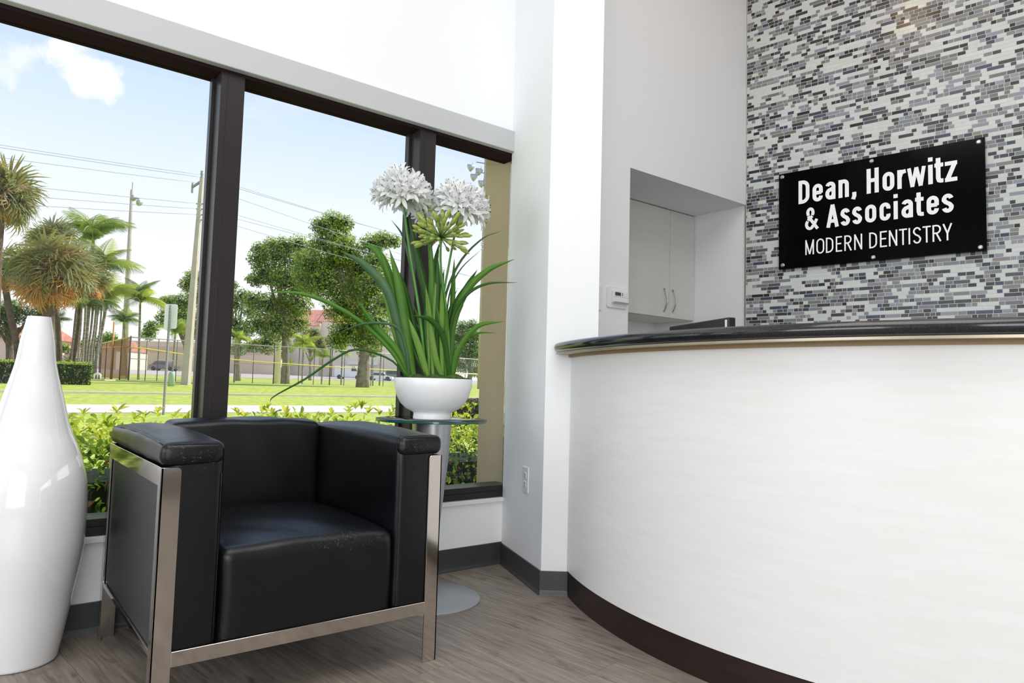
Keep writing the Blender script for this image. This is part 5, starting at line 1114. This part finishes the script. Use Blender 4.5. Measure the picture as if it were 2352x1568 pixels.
bE = thing('house', gpt(190, 105), 'small house with a reddish roof glimpsed between the palm trunks', 'house')
wall_block(bE, 112, 268, 800, 105, 9, M_beige2); roof(bE, 120, 262, 800, 780, 105, 9)
# vehicles
M_tyre = mat('black_tyre', (34, 34, 36), .8); M_cwin = mat('car_glass', (60, 70, 80), .15)
def vehicle(name, label, px, depth, L_, H_, colm, kind, flip=1):
    g = gpt(px, depth); t = thing(name, g, label, 'van' if kind == 'van' else 'car'); W = 1.9 if kind == 'van' else 1.75; f = rt0*flip; s_ = fw0
    prof = [(-.5, .16), (.5, .16), (.5, .42), (.47, .52), (.33, .60), (.24, 1.0), (-.5, 1.0)] if kind == 'van' else [(-.5, .2), (.5, .2), (.5, .5), (.30, .58), (.14, 1.0), (-.26, 1.0), (-.42, .62), (-.5, .58)]
    n = len(prof); v_ = [g+f*(p[0]*L_)+upz*(p[1]*H_)-s_*W/2 for p in prof]+[g+f*(p[0]*L_)+upz*(p[1]*H_)+s_*W/2 for p in prof]
    bd = mesh_obj('body', v_, [tuple(range(n)), tuple(range(n, 2*n))[::-1]]+[(i, i+n, (i+1) % n+n, (i+1) % n) for i in range(n)], colm, t); bev(bd, .06, 2)
    wp = [(.10, .62), (.31, .62), (.235, .93), (.10, .93)] if kind == 'van' else [(-.36, .62), (.26, .62), (.13, .93), (-.24, .93)]
    for side in (-1, 1):
        q = [g+f*(p[0]*L_)+upz*(p[1]*H_)+s_*side*(W/2+.01) for p in wp]; q2 = [p-s_*side*.03 for p in q]; mesh_obj('side_window', q+q2, BF, M_cwin, t)
    ws = [(.325, .62), (.245, .95)] if kind == 'van' else [(.29, .62), (.15, .95)]; q = [g+f*(p[0]*L_+.03)+upz*(p[1]*H_)+s_*sd_*W*.42 for p in ws for sd_ in (-1, 1)]
    mesh_obj('windscreen', q+[p-f*.04 for p in q], [(0, 1, 3, 2), (4, 6, 7, 5), (0, 4, 5, 1), (2, 3, 7, 6), (0, 2, 6, 4), (1, 5, 7, 3)], M_cwin, t)
    for a in (-.32, .32):
        for side in (-1, 1): c = g+f*a*L_+upz*.34+s_*side*W/2; MB().tube([c-s_*side*.2, c+s_*side*.02], .34, 18).build('wheel', M_tyre, t)
    return t
vehicle('van', 'white van parked left of the large tree trunk', 803, 108, 4.4, 2.05, mat('white_car_paint', (238, 238, 236), .3), 'van')
vehicle('car', 'dark grey car parked in front of the arched grey door', 376, 112, 4.3, 1.6, mat('grey_car_paint', (112, 104, 116), .3, metal=.3), 'car')
vehicle('car', 'white car parked right of the large tree trunk', 874, 108, 3.9, 1.3, mat('white_car_paint', (238, 238, 236), .3), 'car')
vehicle('car', 'grey-green car at the right end of the parking lot beside the plant bowl', 906, 112, 4.2, 1.7, mat('grey_green_car_paint', (110, 130, 122), .3), 'car')
